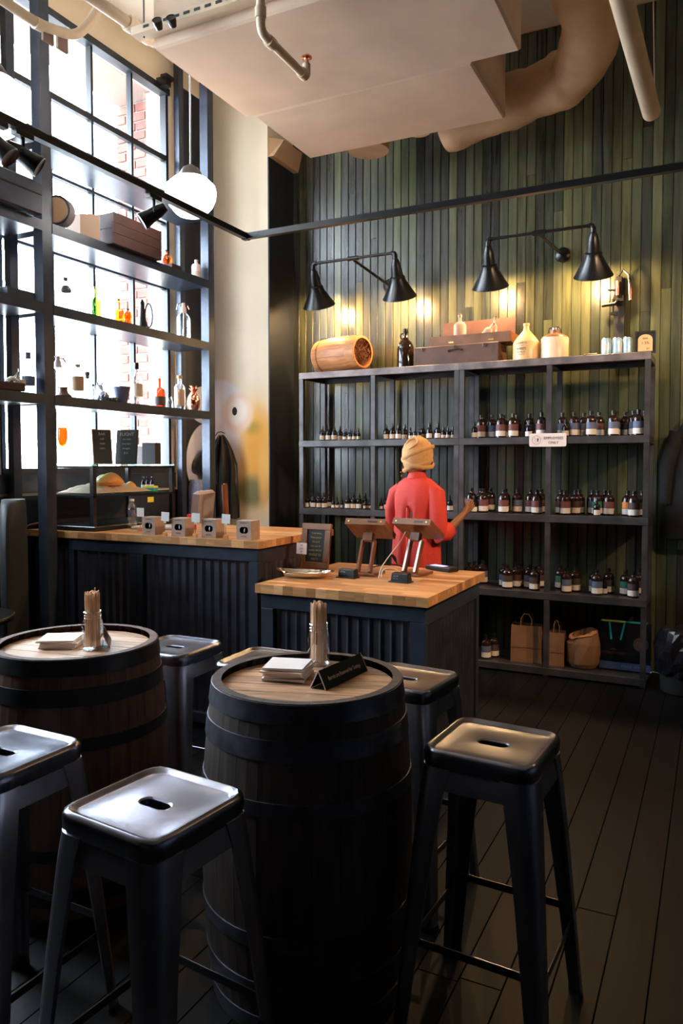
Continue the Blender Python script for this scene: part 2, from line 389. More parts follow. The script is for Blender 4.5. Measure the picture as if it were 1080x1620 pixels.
MB().add([(XP, YP, 4.06), (XP+.06, YP, 4.06), (XP+.06, YB, 4.06), (XP, YB, 4.06), (XP, YP, 4.22), (XP+.1, YP+.1, 4.22), (XP+.1, YB, 4.22), (XP, YB, 4.22)], [(0,3,2,1),(4,5,6,7),(0,1,5,4),(1,2,6,5),(2,3,7,6),(3,0,4,7)]).build('brown_capital', 'wrap', pier)
# pavement outside
struct(MB().b2((-60, -40, -.6), (XW-.65, 60, -.5)).build('pavement', mat('grey_pavement', (.30,.29,.28), .9, noise=(1,.2))))
# windows
def window(n, a, b):
    wf = struct(MB().b2((XW-.05, a, WZ0), (XW+.01, a+.03, WZ1)).b2((XW-.05, b-.03, WZ0), (XW+.01, b, WZ1)).b2((XW-.05, a, WZ1-.04), (XW+.03, b, WZ1+.01)).b2((XW-.05, a, WZ0), (XW+.02, b, WZ0+.04)).build('window_%d' % n, 'frame'))
    c = [a+(b-a)*k/4 for k in range(5)]; zr = [WZ0, 1.93, 2.45, 2.93, 3.45, 3.97, WZ1]
    for k in range(1, 4): MB().b2((XW-.045, c[k]-.011, WZ0), (XW, c[k]+.011, WZ1)).build('muntin', 'frame', wf)
    for z in zr[1:-1]:
        t = .022 if abs(z-3.97) < .01 else .010
        MB().b2((XW-.04, a, z-t), (XW-.002, b, z+t)).build('glazing_bar', 'frame', wf)
    for k in (1, 2): MB().b2((XW-.02, c[2*k-1 if k == 1 else 3]-.03, 3.45), (XW+.012, c[2*k-1 if k == 1 else 3]+.03, 3.99)).b2((0,0,0), (0,0,0)) if False else None
    for k in range(4):
        for q in range(6):
            MB().b2((XW-.026, c[k]+.011, zr[q]+.01), (XW-.022, c[k+1]-.011, zr[q+1]-.01)).build('pane', 'pane', wf)
    MB().b2((XW-.02, c[1]-.03, WZ0+.04), (XW+.012, c[1]+.03, 3.97)).build('sash_stile', 'frame', wf)
    MB().b2((XW, a-.04, WZ0-.12), (XW+.03, b+.03, WZ0)).build('sill_rail', 'steel', wf)
    return wf
for n, (a, b) in enumerate(WIN): window(n+1, a, b)
o = MB().b2((XW+.001, 4.80, WZ1-.02), (XW+.10, 4.86, WZ1+.05)).b2((XW+.06, 4.78, WZ1+.03), (XW+.12, 4.88, WZ1+.055)); struct(o.build('trim_1', 'black'))
# ================================================================ WINDOW SHELVING
PF, PBk = -3.65, -3.98                     # front and back planes of the posts
ps = .075
sh = thing('window_shelving', 'tall blue-black steel shelving standing in front of the street window', 'shelving', (PF, 4.2, 0))
def loc_(o): o.matrix_parent_inverse = Matrix.Translation(-o.parent.location); return o
def part(mb, name, m, parent, **k): return loc_(mb.build(name, m, parent, **k))
YA, YBp = 3.31, 4.965
for y in (YA, YBp):
    part(MB().b2((PF-ps, y, 0), (PF, y+ps, ZC-.002), ch=.006), 'front_post', 'steel', sh)
    part(MB().b2((PBk, y, 0), (PBk+.05, y+.06, ZC-.002), ch=.005), 'rear_post', 'steel', sh)
SZ = [1.93, 2.48, 2.97, 3.50]
for k, z in enumerate(SZ):
    th = .055
    zz = z-(0 if k < 3 else .0)
    part(MB().b2((PBk+.02, YA+ps, zz-th), (PF-.006, YBp, zz-.004)), 'shelf', 'steel', sh)
    part(MB().b2((PBk+.02, 1.9, zz-th), (PF-.006, YA, zz-.004)), 'shelf', 'steel', sh)
    part(MB().b2((PF-.006, YA+ps, zz-th-.008), (PF+.004, YBp, zz)), 'shelf_edge', 'steel', sh)
    part(MB().b2((PF-.006, 1.9, zz-th-.008), (PF+.004, YA, zz)), 'shelf_edge', 'steel', sh)
for x_, wd_ in ((PF-ps, ps), (PBk, .05)):
    part(MB().b2((x_, 1.85, 0), (x_+wd_, 1.9, ZC-.002), ch=.005), 'rear_post', 'steel', sh)

# ================================================================ COUNTERS
def worktop(parent, x0, x1, y0, y1, z, t, wy=.045):
    y = y0; i = 0
    while y < y1-.01:
        ye = min(y+wy, y1); x = x0; 
        first = random.uniform(.15, .5)
        cuts = [x0]; c = x0+first
        while c < x1-.12: cuts.append(c); c += random.uniform(.28, .5)
        cuts.append(x1)
        if i == 0:            # the front nosing shows short end blocks
            cuts = [x0]; c = x0+random.uniform(.03, .07)
            while c < x1-.03: cuts.append(c); c += random.uniform(.03, .085)
            cuts.append(x1)
        for a, b in zip(cuts, cuts[1:]):
            part(MB().b2((a+.0003, y+.0003, z-t), (b-.0003, ye-.0003, z)), 'stave', 'butcher', parent)
        y = ye; i += 1
def corr(p0, p1, z0, z1, n, nrm, amp=.012):
    """corrugated sheet from p0 to p1 (xy), waves along nrm"""
    p0, p1, nrm = Vector((*p0, 0)), Vector((*p1, 0)), Vector((*nrm, 0)); N = n*8; vs = []; fs = []
    for k in range(N+1):
        ph = (k/8) % 1
        h = amp*(max(0, math.sin(PI*min(1, ph/.45)))) if ph < .45 else 0
        for z in (z0, z1): vs.append(p0.lerp(p1, k/N)+nrm*h+Vector((0,0,z)))
    for k in range(N): fs.append((2*k, 2*k+2, 2*k+3, 2*k+1))
    for z in (0, 1): pass
    return MB().add(vs, fs, True)
C1 = (-3.94, -2.19, 3.41, 4.29, 1.09)
c1 = thing('bar_counter', 'longer, taller bar counter with butcher-block top and corrugated front below the window shelving', 'counter', (-3.06, 3.85, 0))
worktop(c1, *C1)  if False else worktop(c1, C1[0], C1[1], C1[2], C1[3], C1[4], .04)
def frame_counter(cn, x0, x1, y0, y1, zt, posts, ps_=.05, waves_per_m=17, sides=True):
    part(MB().b2((x0, y0, zt-.075), (x1, y0+.05, zt-.004), ch=.003), 'top_rail', 'steel', cn)
    part(MB().b2((x0, y0, .03), (x1, y0+.05, .09), ch=.003), 'bottom_rail', 'steel', cn)
    for px_ in posts: part(MB().b2((px_, y0, 0), (px_+ps_, y0+.05, zt-.075), ch=.003), 'post', 'steel', cn)
    for px_ in (x0, x1-ps_): part(MB().b2((px_, y1-.05, 0), (px_+ps_, y1, zt-.005), ch=.003), 'post', 'steel', cn)
    for a, b in zip(posts, posts[1:]):
        if b-a > .12: part(corr((a+ps_, y0+.03), (b, y0+.03), .09, zt-.075, max(2, round((b-a-ps_)*waves_per_m)), (0,-1)), 'corrugated_panel', 'corr', cn)
    part(corr((x1-.012, y0+.05), (x1-.012, y1-.05), .03, zt-.08, round((y1-y0)*waves_per_m), (1, 0), .008), 'corrugated_panel', 'corr', cn)
    part(MB().b2((x0+.012, y0+.05, .03), (x0+.02, y1-.05, zt-.01)).b2((x0+.02, y1-.03, .03), (x1-.05, y1-.02, zt-.01)), 'carcass', 'matblack', cn)
    part(MB().b2((x1-.05, y0+.05, zt-.09), (x1, y1-.05, zt-.005)), 'side_rail', 'steel', cn)
frame_counter(c1, -3.90, -2.22, 3.44, 4.27, 1.048, [-3.90, -3.62, -3.12, -3.068, -2.27])
c2 = thing('register_counter', 'lower serving counter with butcher-block top carrying the two tablet stands', 'counter', (-1.62, 3.67, 0))
worktop(c2, -2.08, -1.155, 3.2, 4.14, .90, .045, .047)
frame_counter(c2, -2.06, -1.18, 3.225, 4.11, .852, [-2.06, -1.25], ps_=.07)

# ================================================================ BACK RACK
RX0, RX1, RY0, RY1 = -3.06, -.40, 5.378, 5.80
rk = thing('back_rack', 'wide dark steel rack of cubby shelves against the green boarded wall', 'shelving', (-1.73, 5.6, 0))
RS = [2.25, 1.70, 1.15, .60, .064]
pw = .036
posts = [RX0, -2.42, -1.745, -1.705, -1.075, RX1-pw]
for x_ in posts:
    part(MB().b2((x_, RY0+.001, 0), (x_+pw, RY0+pw, RS[0]-.05), ch=.003), 'post', 'rack', rk)
    part(MB().b2((x_, RY1-pw, 0), (x_+pw, RY1, RS[0]-.05), ch=.003), 'post', 'rack', rk)
for k, z in enumerate(RS):
    for a, b in ((RX0, -1.708), (-1.706, RX1)):
        part(MB().b2((a, RY0-.002, z-.052), (b, RY0+.03, z), ch=.003), 'front_rail', 'rackworn' if k == 0 else 'rack', rk)
        part(MB().b2((a, RY1-.03, z-.052), (b, RY1, z), ch=.003), 'rear_rail', 'rack', rk)
        part(MB().b2((a+.001, RY0+.03, z-.012), (b-.001, RY1-.03, z-.001)), 'shelf', 'rack', rk)
    for x_ in posts: part(MB().b2((x_, RY0+.03, z-.05), (x_+pw, RY1-.03, z-.013)), 'cross_rail', 'rack', rk)
# employees-only sign
sg = thing('staff_sign', 'small cream EMPLOYEES ONLY sign fixed to the rack\'s upper shelf edge', 'sign', tuple(at(866, 696, 'y', RY0-.006)))
W_, H_ = .255, .093
def rrect(w, h, r, n=5):
    p = []
    for cx, cy, a in ((w/2-r, h/2-r, 0), (-w/2+r, h/2-r, PI/2), (-w/2+r, -h/2+r, PI), (w/2-r, -h/2+r, 1.5*PI)):
        for k in range(n): p.append((cx+r*math.cos(a+PI/2*k/(n-1)), cy+r*math.sin(a+PI/2*k/(n-1))))
    return p
RX90 = Matrix.Rotation(PI/2, 3, 'X')      # local xy -> xz facing -Y
MB().prism(rrect(W_, H_, .012), -.002, .003, RX90).build('plate', 'signwhite', sg)
MB().lathe([(.029, .0031), (.031, .0034), (.031, .0036), (.029, .0036)], 28, (0,0,0), None, caps=False).build('emblem_ring', 'ink', sg, loc=(-.077, 0, 0), rot=(PI/2, 0, 0))
MB().prism([(-.003,-.012),(.004,-.013),(.003,-.002),(.007,.004),(.002,.014),(-.003,.012),(-.005,.002)], .003, .0038, RX90).build('emblem_figure', 'ink', sg, loc=(-.068, 0, 0))
MB().tube([(-.015,.0,.018), (-.012,0,-.006), (-.006,0,-.018)], .0007, 4).build('emblem_arc', 'ink', sg, loc=(-.074, -.0035, 0))
text('lettering', 'EMPLOYEES', .026, 'ink', sg, (.040, -.0038, .012), (PI/2, 0, 0), .0005)
text('lettering', 'ONLY', .026, 'ink', sg, (.040, -.0038, -.019), (PI/2, 0, 0), .0005)

# ================================================================ BOTTLES ON THE RACK
def bprof(r, h, nr, nh):
    s0 = h-nh; return [(r*.9, 0), (r, .004), (r, s0-r*.9), (r*.93, s0-r*.55), (r*.7, s0-r*.2), (nr*1.1, s0), (nr, s0+.004), (nr, h)]
BT = {}
def make_bt(kind):
    r, h, nr, nh = {'L': (.038, .156, .012, .012), 'S': (.0235, .094, .009, .01), 'T': (.0165, .066, .007, .008)}[kind]
    n = 14 if kind == 'L' else 10
    body = MB().lathe(bprof(r, h, nr, nh), n).mesh('body', M['brownglass' if kind == 'L' else 'darkglass'])
    if kind == 'L': cap = MB().lathe([(nr+.002, h-.002), (nr+.002, h+.018), (.0, h+.019)], 10).mesh('cap', M['black'])
    else: cap = MB().lathe([(nr+.001, h-.002), (nr+.001, h+.010), (nr*.75, h+.012), (nr*.6, h+.026), (0, h+.030)], 8).mesh('dropper_cap', M['black'])
    k = r+.0006
    lab = MB().lathe([(k, .012 if kind == 'L' else .007), (k, .050 if kind == 'L' else r*1.75)], 10, caps=False, a0=-PI*.92, a1=-PI*.08)
    up = MB().lathe([(k, .052), (k, .096)], 10, caps=False, a0=-PI*.9, a1=-PI*.1)
    BT[kind] = (body, cap, lab.mesh('label', M['paper']), lab.mesh('label', M['cream']), {c: up.mesh('upper_label', M[c]) for c in ('blue', 'maroon', 'dkprint', 'greenlab', 'orangelab')})
for k in 'LST': make_bt(k)
ORD = ['first','second','third','fourth','fifth','sixth','seventh','eighth','ninth','tenth','eleventh','twelfth','thirteenth','fourteenth','fifteenth','sixteenth','seventeenth','eighteenth']
SHN = {1: 'top tier', 2: 'second tier', 3: 'third tier', 4: 'bottom tier'}
BAYN = ['far left', 'centre left', 'centre right', 'far right']
KN = {'L': ('large_bottle', 'large brown bottle with broad white label'), 'S': ('dropper_bottle', 'medium dark dropper bottle with pale label'), 'T': ('dropper_bottle', 'tiny dark dropper bottle')}
# tier, bay, entries (pixel x, size, row 0 front / 1 middle / 2 back, label colour)
B = [
 (1,0,[(510,'S',0),(519.5,'S',0),(528.5,'S',0),(520,'S',2),(529,'S',2),(538,'S',2),(545,'T',0),(553,'T',0),(560,'T',0),(567,'T',0),(548,'T',2),(556,'T',2),(563,'T',2)]),
 (1,1,[(611,'S',0),(620.5,'S',0),(630,'S',0),(621,'S',2),(630.5,'S',2),(640,'S',2),(649,'T',0),(656,'T',0),(663,'T',0),(668.5,'S',1),(679,'S',0),(679.5,'S',2),(692.5,'S',0),(691,'S',2),(701,'T',0),(708.5,'T',0),(715,'T',0),(704,'T',2),(712,'T',2)]),
 (1,2,[(750.5,'S',0),(761,'L',1,'maroon'),(776,'L',1,'blue'),(792,'L',0,'maroon'),(796,'L',2,'maroon'),(811,'L',0,'maroon'),(817,'L',2,'dkprint'),(837,'L',1,'blue'),(836,'S',0),(856,'L',0,'maroon')]),
 (1,3,[(889,'L',1,'blue'),(894,'S',0),(906,'L',0,'blue'),(923,'L',2,'blue'),(934,'L',0,'blue'),(947,'L',2,'maroon'),(969,'L',0,'blue'),(972,'L',2,'blue'),(987,'L',2,'dkprint'),(1001,'L',1,'blue'),(1009,'L',0,'blue'),(1018.5,'L',2,'maroon')]),
 (2,0,[(485.5,'S',0),(495.5,'S',0),(504.5,'S',0),(513,'S',0),(494,'S',2),(503,'S',2),(512,'S',2),(520.5,'S',2),(527,'T',0),(533,'T',0),(538.5,'T',0),(550,'S',0),(559,'S',0),(568,'S',0),(559,'S',2),(568,'S',2),(574.5,'S',2),(578,'T',0),(583,'T',0)]),
 (2,1,[(603,'T',0),(612,'S',0),(620.5,'S',0),(630,'S',0),(700,'S',2),(712,'S',1)]),
 (2,2,[(746,'L',1,'blue'),(750.5,'S',0),(764,'L',0,'maroon'),(761,'L',2,'blue'),(774,'L',2,'dkprint'),(797,'L',0,'maroon'),(800,'L',2,'maroon'),(819,'L',1,'blue'),(840,'L',1,'maroon'),(850,'L',0,'maroon'),(857,'L',2,'dkprint')]),
 (2,3,[(888,'L',1,'maroon'),(894.5,'L',0,'maroon'),(911,'L',1,'dkprint'),(917,'L',2,'dkprint'),(938,'L',2,'blue'),(946,'L',1,'greenlab'),(945,'S',0),(964.5,'L',1,'maroon'),(958,'L',2,'dkprint'),(994,'L',1,'orangelab'),(1004,'L',0,'dkprint'),(1017,'L',1,'dkprint')]),
 (3,2,[(743,'L',0,'greenlab'),(752,'L',1,'blue'),(765,'L',2,'blue'),(799,'L',1,'blue'),(804.5,'L',0,'dkprint'),(819,'L',1,'dkprint'),(824,'L',2,'dkprint'),(839,'L',1,'blue'),(848,'L',0,'dkprint'),(856,'L',2,'dkprint')]),
 (3,3,[(889,'L',2,'greenlab'),(898,'L',0,'blue'),(913,'L',1,'dkprint'),(943,'L',1,'blue'),(947,'L',0,'blue'),(956.5,'S',0),(965,'L',1,'dkprint'),(993,'L',1,'greenlab'),(1005,'L',0,'dkprint'),(1014,'L',2,'dkprint')]),
 (4,2,[(771,'L',0,'blue'),(784,'L',1,'dkprint')]),
]
placed = []
for tier, bay, ents in B:
    ents = sorted(ents, key=lambda e: e[0]); cnt = {'L': 0, 'S': 0, 'T': 0}; z = RS[tier]
    for e in ents:
        px_, k, row = e[0], e[1], e[2]; r = {'L': .038, 'S': .0235, 'T': .0165}[k]
        y = RY0+.082+{0: 0, 1: .075, 2: .15}[row]+(0 if k == 'L' else -.012)
        x_ = at(px_, 700, 'y', y).x
        for it in range(30):      # keep neighbours from touching
            hit_ = [p for p in placed if p[3] == tier and math.hypot(p[0]-x_, p[1]-y) < p[2]+r+.001]
            if not hit_: break
            y += .012
        placed.append((x_, y, r, tier))
        lo = [q+pw+r+.004 for q in posts]; 
        cnt[k] += 1
        tail = f'{ORD[cnt[k]-1]} of its size from left, {BAYN[bay]} bay, {SHN[tier]} of rack'
        t = thing(KN[k][0], (('large white-labelled bottle, ' if k == 'L' else 'medium dropper bottle, ' if k == 'S' else 'tiny dropper bottle, ')+tail), 'bottle', (x_, y, z), random.uniform(-.35, .35)+.25, f'bottles in the {BAYN[bay]} bay of the {SHN[tier]}')
        body, cap, lw, lc, ups = BT[k]
        put('body', body, t); put('cap', cap, t); put('label', lw if k == 'L' or random.random() < .5 else lc, t)
        if k == 'L': put('upper_label', ups[e[3]], t)

# ================================================================ BARRELS
def barrel_r(z, H=.89, r0=.274, rb=.306): u = (z/H-.5)*2; return rb-(rb-r0)*u*u
def barrel(label, loc, rzv, smat, hmat, hoopmat, headn=7):
    t = thing('oak_barrel', label, 'barrel', loc, rzv, 'standing barrels used as tasting tables'); H = .89; NS = 26
    zs = [H*k/10 for k in range(11)]; th = .026; vs = []; fs = []; da = TAU/NS/2*.985
    for z in zs:
        for rr in (barrel_r(z), barrel_r(z)-th):
            for a in (-da, 0, da): vs.append((rr*math.cos(a), rr*math.sin(a), z))
    for i in range(10):
        o = i*6
        fs += [(o, o+1, o+7, o+6), (o+1, o+2, o+8, o+7), (o, o+6, o+9, o+3), (o+2, o+5, o+11, o+8)]
    o = 60; fs += [(o, o+1, o+4, o+3), (o+1, o+2, o+5, o+4)]
    o = 48+0; fs += [(o+9, o+10, o+4, o+3), (o+10, o+11, o+5, o+4)]
    me = MB().add(vs, fs, False).mesh('stave', M[smat])
    for k in range(NS): put('stave', me, t, rot=(0, 0, TAU*k/NS))
    for z0, z1 in ((.836, .888), (.742, .797), (.60, .64), (.25, .29), (.10, .155), (.002, .055)):
        n = 40; e = .003
        MB().lathe([(barrel_r(z0)+.0004, z0), (barrel_r(z0)+e, z0+.001), (barrel_r((z0+z1)/2)+e, (z0+z1)/2), (barrel_r(z1)+e, z1-.001), (barrel_r(z1)-.001, z1)], n, caps=False).build('hoop', hoopmat, t)
    rh = barrel_r(.86)-th-.001; w = 2*rh/headn
    for k in range(headn):
        a = -rh+k*w+.0018; b = a+w-.0036; p = []
        for j in range(7): yv = a+(b-a)*j/6; p.append((math.sqrt(max(0, rh*rh-yv*yv)), yv))
        for j in range(6, -1, -1): yv = a+(b-a)*j/6; p.append((-math.sqrt(max(0, rh*rh-yv*yv)), yv))
        q = [p[0]]
        for v in p[1:]:
            if math.hypot(v[0]-q[-1][0], v[1]-q[-1][1]) > 1e-4: q.append(v)
        MB().prism(q, .845, .868).build('head_board', hmat, t)
    return t
BZ = .868
b1 = barrel('dark weathered whisky barrel with galvanised hoops, front centre, holding the black reservation sign', (-1.055, 1.90, 0), .3, 'barreldark', 'barrelhead', 'hoop')
b2 = barrel('reddish oak barrel with blackened hoops at left, paler top', (-1.99, 1.925, 0), .15, 'barrelwarm', 'barrelheadpale', 'darkhoop')

# ---------------------------------------------------------------- mason jars with stirrers
def jar(label, loc):
    t = thing('mason_jar', label, 'jar', loc, 0, 'glass jars of wooden stirrers on the barrels')
    k = 1.0
    P = [(.030,.002),(.034,.006),(.035,.02),(.035,.085),(.034,.095),(.029,.106),(.029,.110),(.0305,.112),(.029,.115),(.029,.119),(.0305,.121),(.029,.124),(.029,.13)]
    MB().lathe(P, 28).build('jar_wall', 'glass', t); MB().lathe([(.029,.129),(.0305,.131),(.029,.133),(.027,.131),(.029,.129)], 24, caps=False).build('rim', 'glass', t)
    MB().lathe([(0,.001),(.031,.001),(.034,.005),(.0,.006)], 24).build('base_glass', 'glass', t)
    return t
def sticks(label, loc, seed):
    rnd = random.Random(seed); mb = MB()
    for k in range(46):
        a = rnd.uniform(0, TAU); q = math.sqrt(rnd.random()); r0 = .0245*q; r1 = .0250*q
        h = rnd.uniform(.180, .190)+(.010 if k == 7 else 0)
        d = Vector((r1*math.cos(a+.12)-r0*math.cos(a), r1*math.sin(a+.12)-r0*math.sin(a), h))
        rot = d.to_track_quat('Z', 'Y').to_matrix() @ Matrix.Rotation(rnd.uniform(0, PI), 3, 'Z')
        mb.box(Vector((r0*math.cos(a), r0*math.sin(a), .012))+d/2, (.0048, .0022, d.length), rot)
    o = mb.build('stirrer_bundle', 'stick', loc=loc); return tag(o, label, 'stirrers', 'bundles of wooden stirrers', 'stuff')
j1 = at(497, 1052, 'z', BZ); j2 = at(147, 1027, 'z', BZ)
j1 = (j1.x+.01, j1.y+.01, BZ); j2 = (j2.x, j2.y-.0, BZ)
jar('clear glass jar behind the napkins on the centre barrel', j1); sticks('bundle of pale wooden stirrers standing in the centre barrel\'s jar', j1, 3)
jar('clear glass jar on the left barrel\'s top', j2); sticks('bundle of wooden stirrers standing in the left barrel\'s jar', j2, 5)
def napkins(loc, rzv, n, where, w=.125, d=.125):
    rnd = random.Random(n); z = loc[2]
    for k in range(n):
        t = .0052; cs = []
        for (sx, sy) in ((-1,-1),(1,-1),(1,1),(-1,1)): cs.append((sx*w/2+rnd.uniform(-.004,.004), sy*d/2+rnd.uniform(-.004,.004)))
        top = k == n-1
        mb = MB(); g = 4; vs = []; fs = []
        for s_ in (0, 1):
            for j in range(g+1):
                for i in range(g+1):
                    u, v = i/g, j/g
                    x = (cs[0][0]*(1-u)+cs[1][0]*u)*(1-v)+(cs[3][0]*(1-u)+cs[2][0]*u)*v; y = (cs[0][1]*(1-u)+cs[1][1]*u)*(1-v)+(cs[3][1]*(1-u)+cs[2][1]*u)*v
                    vs.append((x, y, s_*t*.86))
        m_ = (g+1)**2
        for j in range(g):
            for i in range(g):
                a = j*(g+1)+i; fs += [(a, a+g+1, a+g+2, a+1), (m_+a, m_+a+1, m_+a+g+2, m_+a+g+1)]
        edge = [(i, i+1) for i in range(g)]+[(g+j*(g+1), g+(j+1)*(g+1)) for j in range(g)]+[(m_-1-i, m_-2-i) for i in range(g)]+[((g-j)*(g+1), (g-j-1)*(g+1)) for j in range(g)]
        fs += [(a, b, m_+b, m_+a) for a, b in edge]
        o = mb.add(vs, fs, False).build('paper_napkin', 'napkin', loc=(loc[0]+rnd.uniform(-.004,.004), loc[1]+rnd.uniform(-.004,.004), z), rot=(0, 0, rzv+rnd.uniform(-.12,.12)))
        tag(o, (f'topmost folded white paper napkin of the stack on the {where} barrel' if top else f'folded white paper napkin, {ORD[n-1-k]} from top of the stack on the {where} barrel'), 'napkin', f'napkins stacked on the {where} barrel')
        z += t
n1 = at(455, 1072, 'z', BZ); napkins((n1.x-.005, n1.y+.01, BZ), .30, 8, 'centre')
n2 = at(95, 1022, 'z', BZ); napkins((n2.x, n2.y+.01, BZ), .45, 6, 'left')
# reservation tent sign
pA, pB = at(503, 1091, 'z', BZ), at(570, 1060, 'z', BZ)
def tent(name, label, pA, pB, h, body, z):
    c = (pA+pB)/2; L_ = (pB-pA).length; a = math.atan2(pB.y-pA.y, pB.x-pA.x)
    t = thing(name, label, 'sign', (c.x, c.y, z+.0012), a)
    for sg_, nm in ((-1, 'front_flap'), (1, 'rear_flap')):
        MB().add([(-L_/2, sg_*.026, 0), (L_/2, sg_*.026, 0), (L_/2, 0, h), (-L_/2, 0, h), (-L_/2, sg_*.024, 0), (L_/2, sg_*.024, 0), (L_/2, 0, h-.004), (-L_/2, 0, h-.004)],
                 [(0,1,2,3),(4,7,6,5),(0,4,5,1),(1,5,6,2),(3,2,6,7),(0,3,7,4)]).build(nm, 'black', t)
    for s_ in (-1, 1):
        for q in (-1, 1):
            MB().tube([(s_*L_/2, q*.0255, .001), (s_*L_/2, 0, h)], .0016, 6).build('pale_edge', 'signwhite', t)
    if body: text('lettering', body, .0165, 'signwhite', t, (0, -.0155, h*.47), (math.atan2(h, .026), 0, 0), .0003, sx=.8)
    return t
tent('tent_sign', 'black tent sign reading Barrels are Reserved for Tastings on the centre barrel', pA, pB, .052, 'Barrels are Reserved for Tastings', BZ)
q = at(162, 1026, 'z', BZ); tent('tent_sign', 'small dark tent sign seen end-on beside the left barrel\'s jar', Vector((q.x, q.y, 0)), Vector((q.x-.09, q.y+.10, 0)), .048, None, BZ)

# ================================================================ STOOLS
def rsq(s, r, z, n=56, dx=0):
    p = []
    for k in range(n):
        a = TAU*(k+.5)/n; c, s_ = math.cos(a), math.sin(a); lo, hi = 0, 2*s
        for _ in range(30):
            m = (lo+hi)/2; x, y = abs(m*c), abs(m*s_); qx, qy = max(x-(s-r), 0), max(y-(s-r), 0)
            if math.hypot(qx, qy) < r: lo = m
            else: hi = m
        p.append(Vector((lo*c, lo*s_, z)))
    return p
def obr(hx, r, z, ref):
    out = []
    for v in ref:
        a = math.atan2(v.y, v.x); c, s_ = math.cos(a), math.sin(a)
        # ray hits obround (stadium) of half-length hx, radius r
        lo, hi = 0, .5
        for _ in range(30):
            m = (lo+hi)/2; x, y = m*c, m*s_; dx_ = max(abs(x)-(hx-r), 0)
            if math.hypot(dx_, y) < r: lo = m
            else: hi = m
        out.append(Vector((lo*c, lo*s_, z)))
    return out
def make_stool(first):
    t = thing('metal_stool', 'x', 'stool', (0,0,0), 0, 'backless gunmetal stools around the barrels')
    S = .152; ref = rsq(S, .045, 0)
    ring = [rsq(S-.003, .043, .712), rsq(S, .045, .735), rsq(S, .045, .748), rsq(S-.004, .042, .757), rsq(S-.011, .038, .761), rsq(S-.018, .034, .759), rsq(S-.024, .03, .753), rsq(S-.030, .028, .7515), rsq(.085, .03, .7508), obr(.049, .024, .7508, ref), obr(.045, .0205, .7512, ref), obr(.041, .0165, .748, ref), obr(.040, .0155, .735, ref)]
    MB().loft(ring, caps=False).build('seat', 'stool', t)
    MB().loft([rsq(S-.008, .04, .724), rsq(S-.03, .03, .722), obr(.07, .045, .722, ref), obr(.045, .02, .73, ref)], caps=False).build('seat_underside', 'matblack', t)
    ap = MB()   # apron: tapering skirt below the seat, four walls
    ap.loft([rsq(S-.006, .042, .72), rsq(S+.003, .042, .66), rsq(S+.001, .042, .66), rsq(S-.008, .042, .72)], caps=False).build('apron', 'stoolleg', t)
    # legs: folded sheet, rounded corner outward, taper to the foot
    def legring(z, o, wdt, r):
        # corner profile in local quadrant (+x,+y), o = outer corner distance
        out, inn = [], []
        out.append((o, o-wdt)); 
        for k in range(5):
            a = PI/2*k/4; out.append((o-r+r*math.cos(a), o-r+r*math.sin(a)))
        out.append((o-wdt, o)); t_ = .006
        inn.append((o-wdt, o-t_))
        for k in range(4, -1, -1):
            a = PI/2*k/4; inn.append((o-r+(r-t_)*math.cos(a), o-r+(r-t_)*math.sin(a)))
        inn.append((o-t_, o-wdt))
        return [Vector((x, y, z)) for x, y in out+inn]
    for k in range(4):
        A = k*PI/2; rings = []
        for z, o, wd, r in ((.715, S-.001, .085, .042), (.66, S+.005, .078, .04), (.45, S+.022, .062, .032), (.02, S+.053, .042, .022), (0, S+.054, .042, .022)):
            rings.append([rz(A) @ v for v in legring(z, o, wd, r)])
        lg = MB().loft(rings, smooth=True).build('leg', 'stoolleg', t)
        MB().loft([[rz(A) @ v for v in legring(0, S+.055, .044, .022)], [rz(A) @ v for v in legring(.018, S+.054, .044, .022)]]).build('foot_cap', 'matblack', lg)
    for k in range(4):
        A = k*PI/2; o = S+.034; z = .255 if k % 2 else .225; hw = o-.03
        MB().box(rz(A) @ Vector((o-.008, 0, z)), (.004, 2*hw, .022), rz(A), ch=.001).build('footrest', 'stool', t)
    return t
stools = [
 ((-1.10, 1.285), -.10, 'nearest square metal stool in the foreground, in front of the centre barrel'),
 ((-.525, 1.975), -.06, 'square metal stool standing alone right of the centre barrel'),
 ((-1.66, 1.345), -.02, 'metal stool at the left picture edge before the reddish barrel, bright window patch on seat'),
 ((-1.99, 2.455), .0, 'metal stool behind the reddish barrel at its right'),
 ((-1.535, 2.44), .03, 'metal stool mostly hidden behind the centre barrel\'s left rim'),
 ((-.965, 2.45), -.10, 'metal stool tucked behind the centre barrel\'s right rim, near the register counter'),
]
s0 = make_stool(True)
for k, ((x, y), a, lb) in enumerate(stools):
    o = s0 if k == 0 else copy_tree(s0)
    o.location = (x, y, 0); o.rotation_euler = (0, 0, a); o['label'] = lb
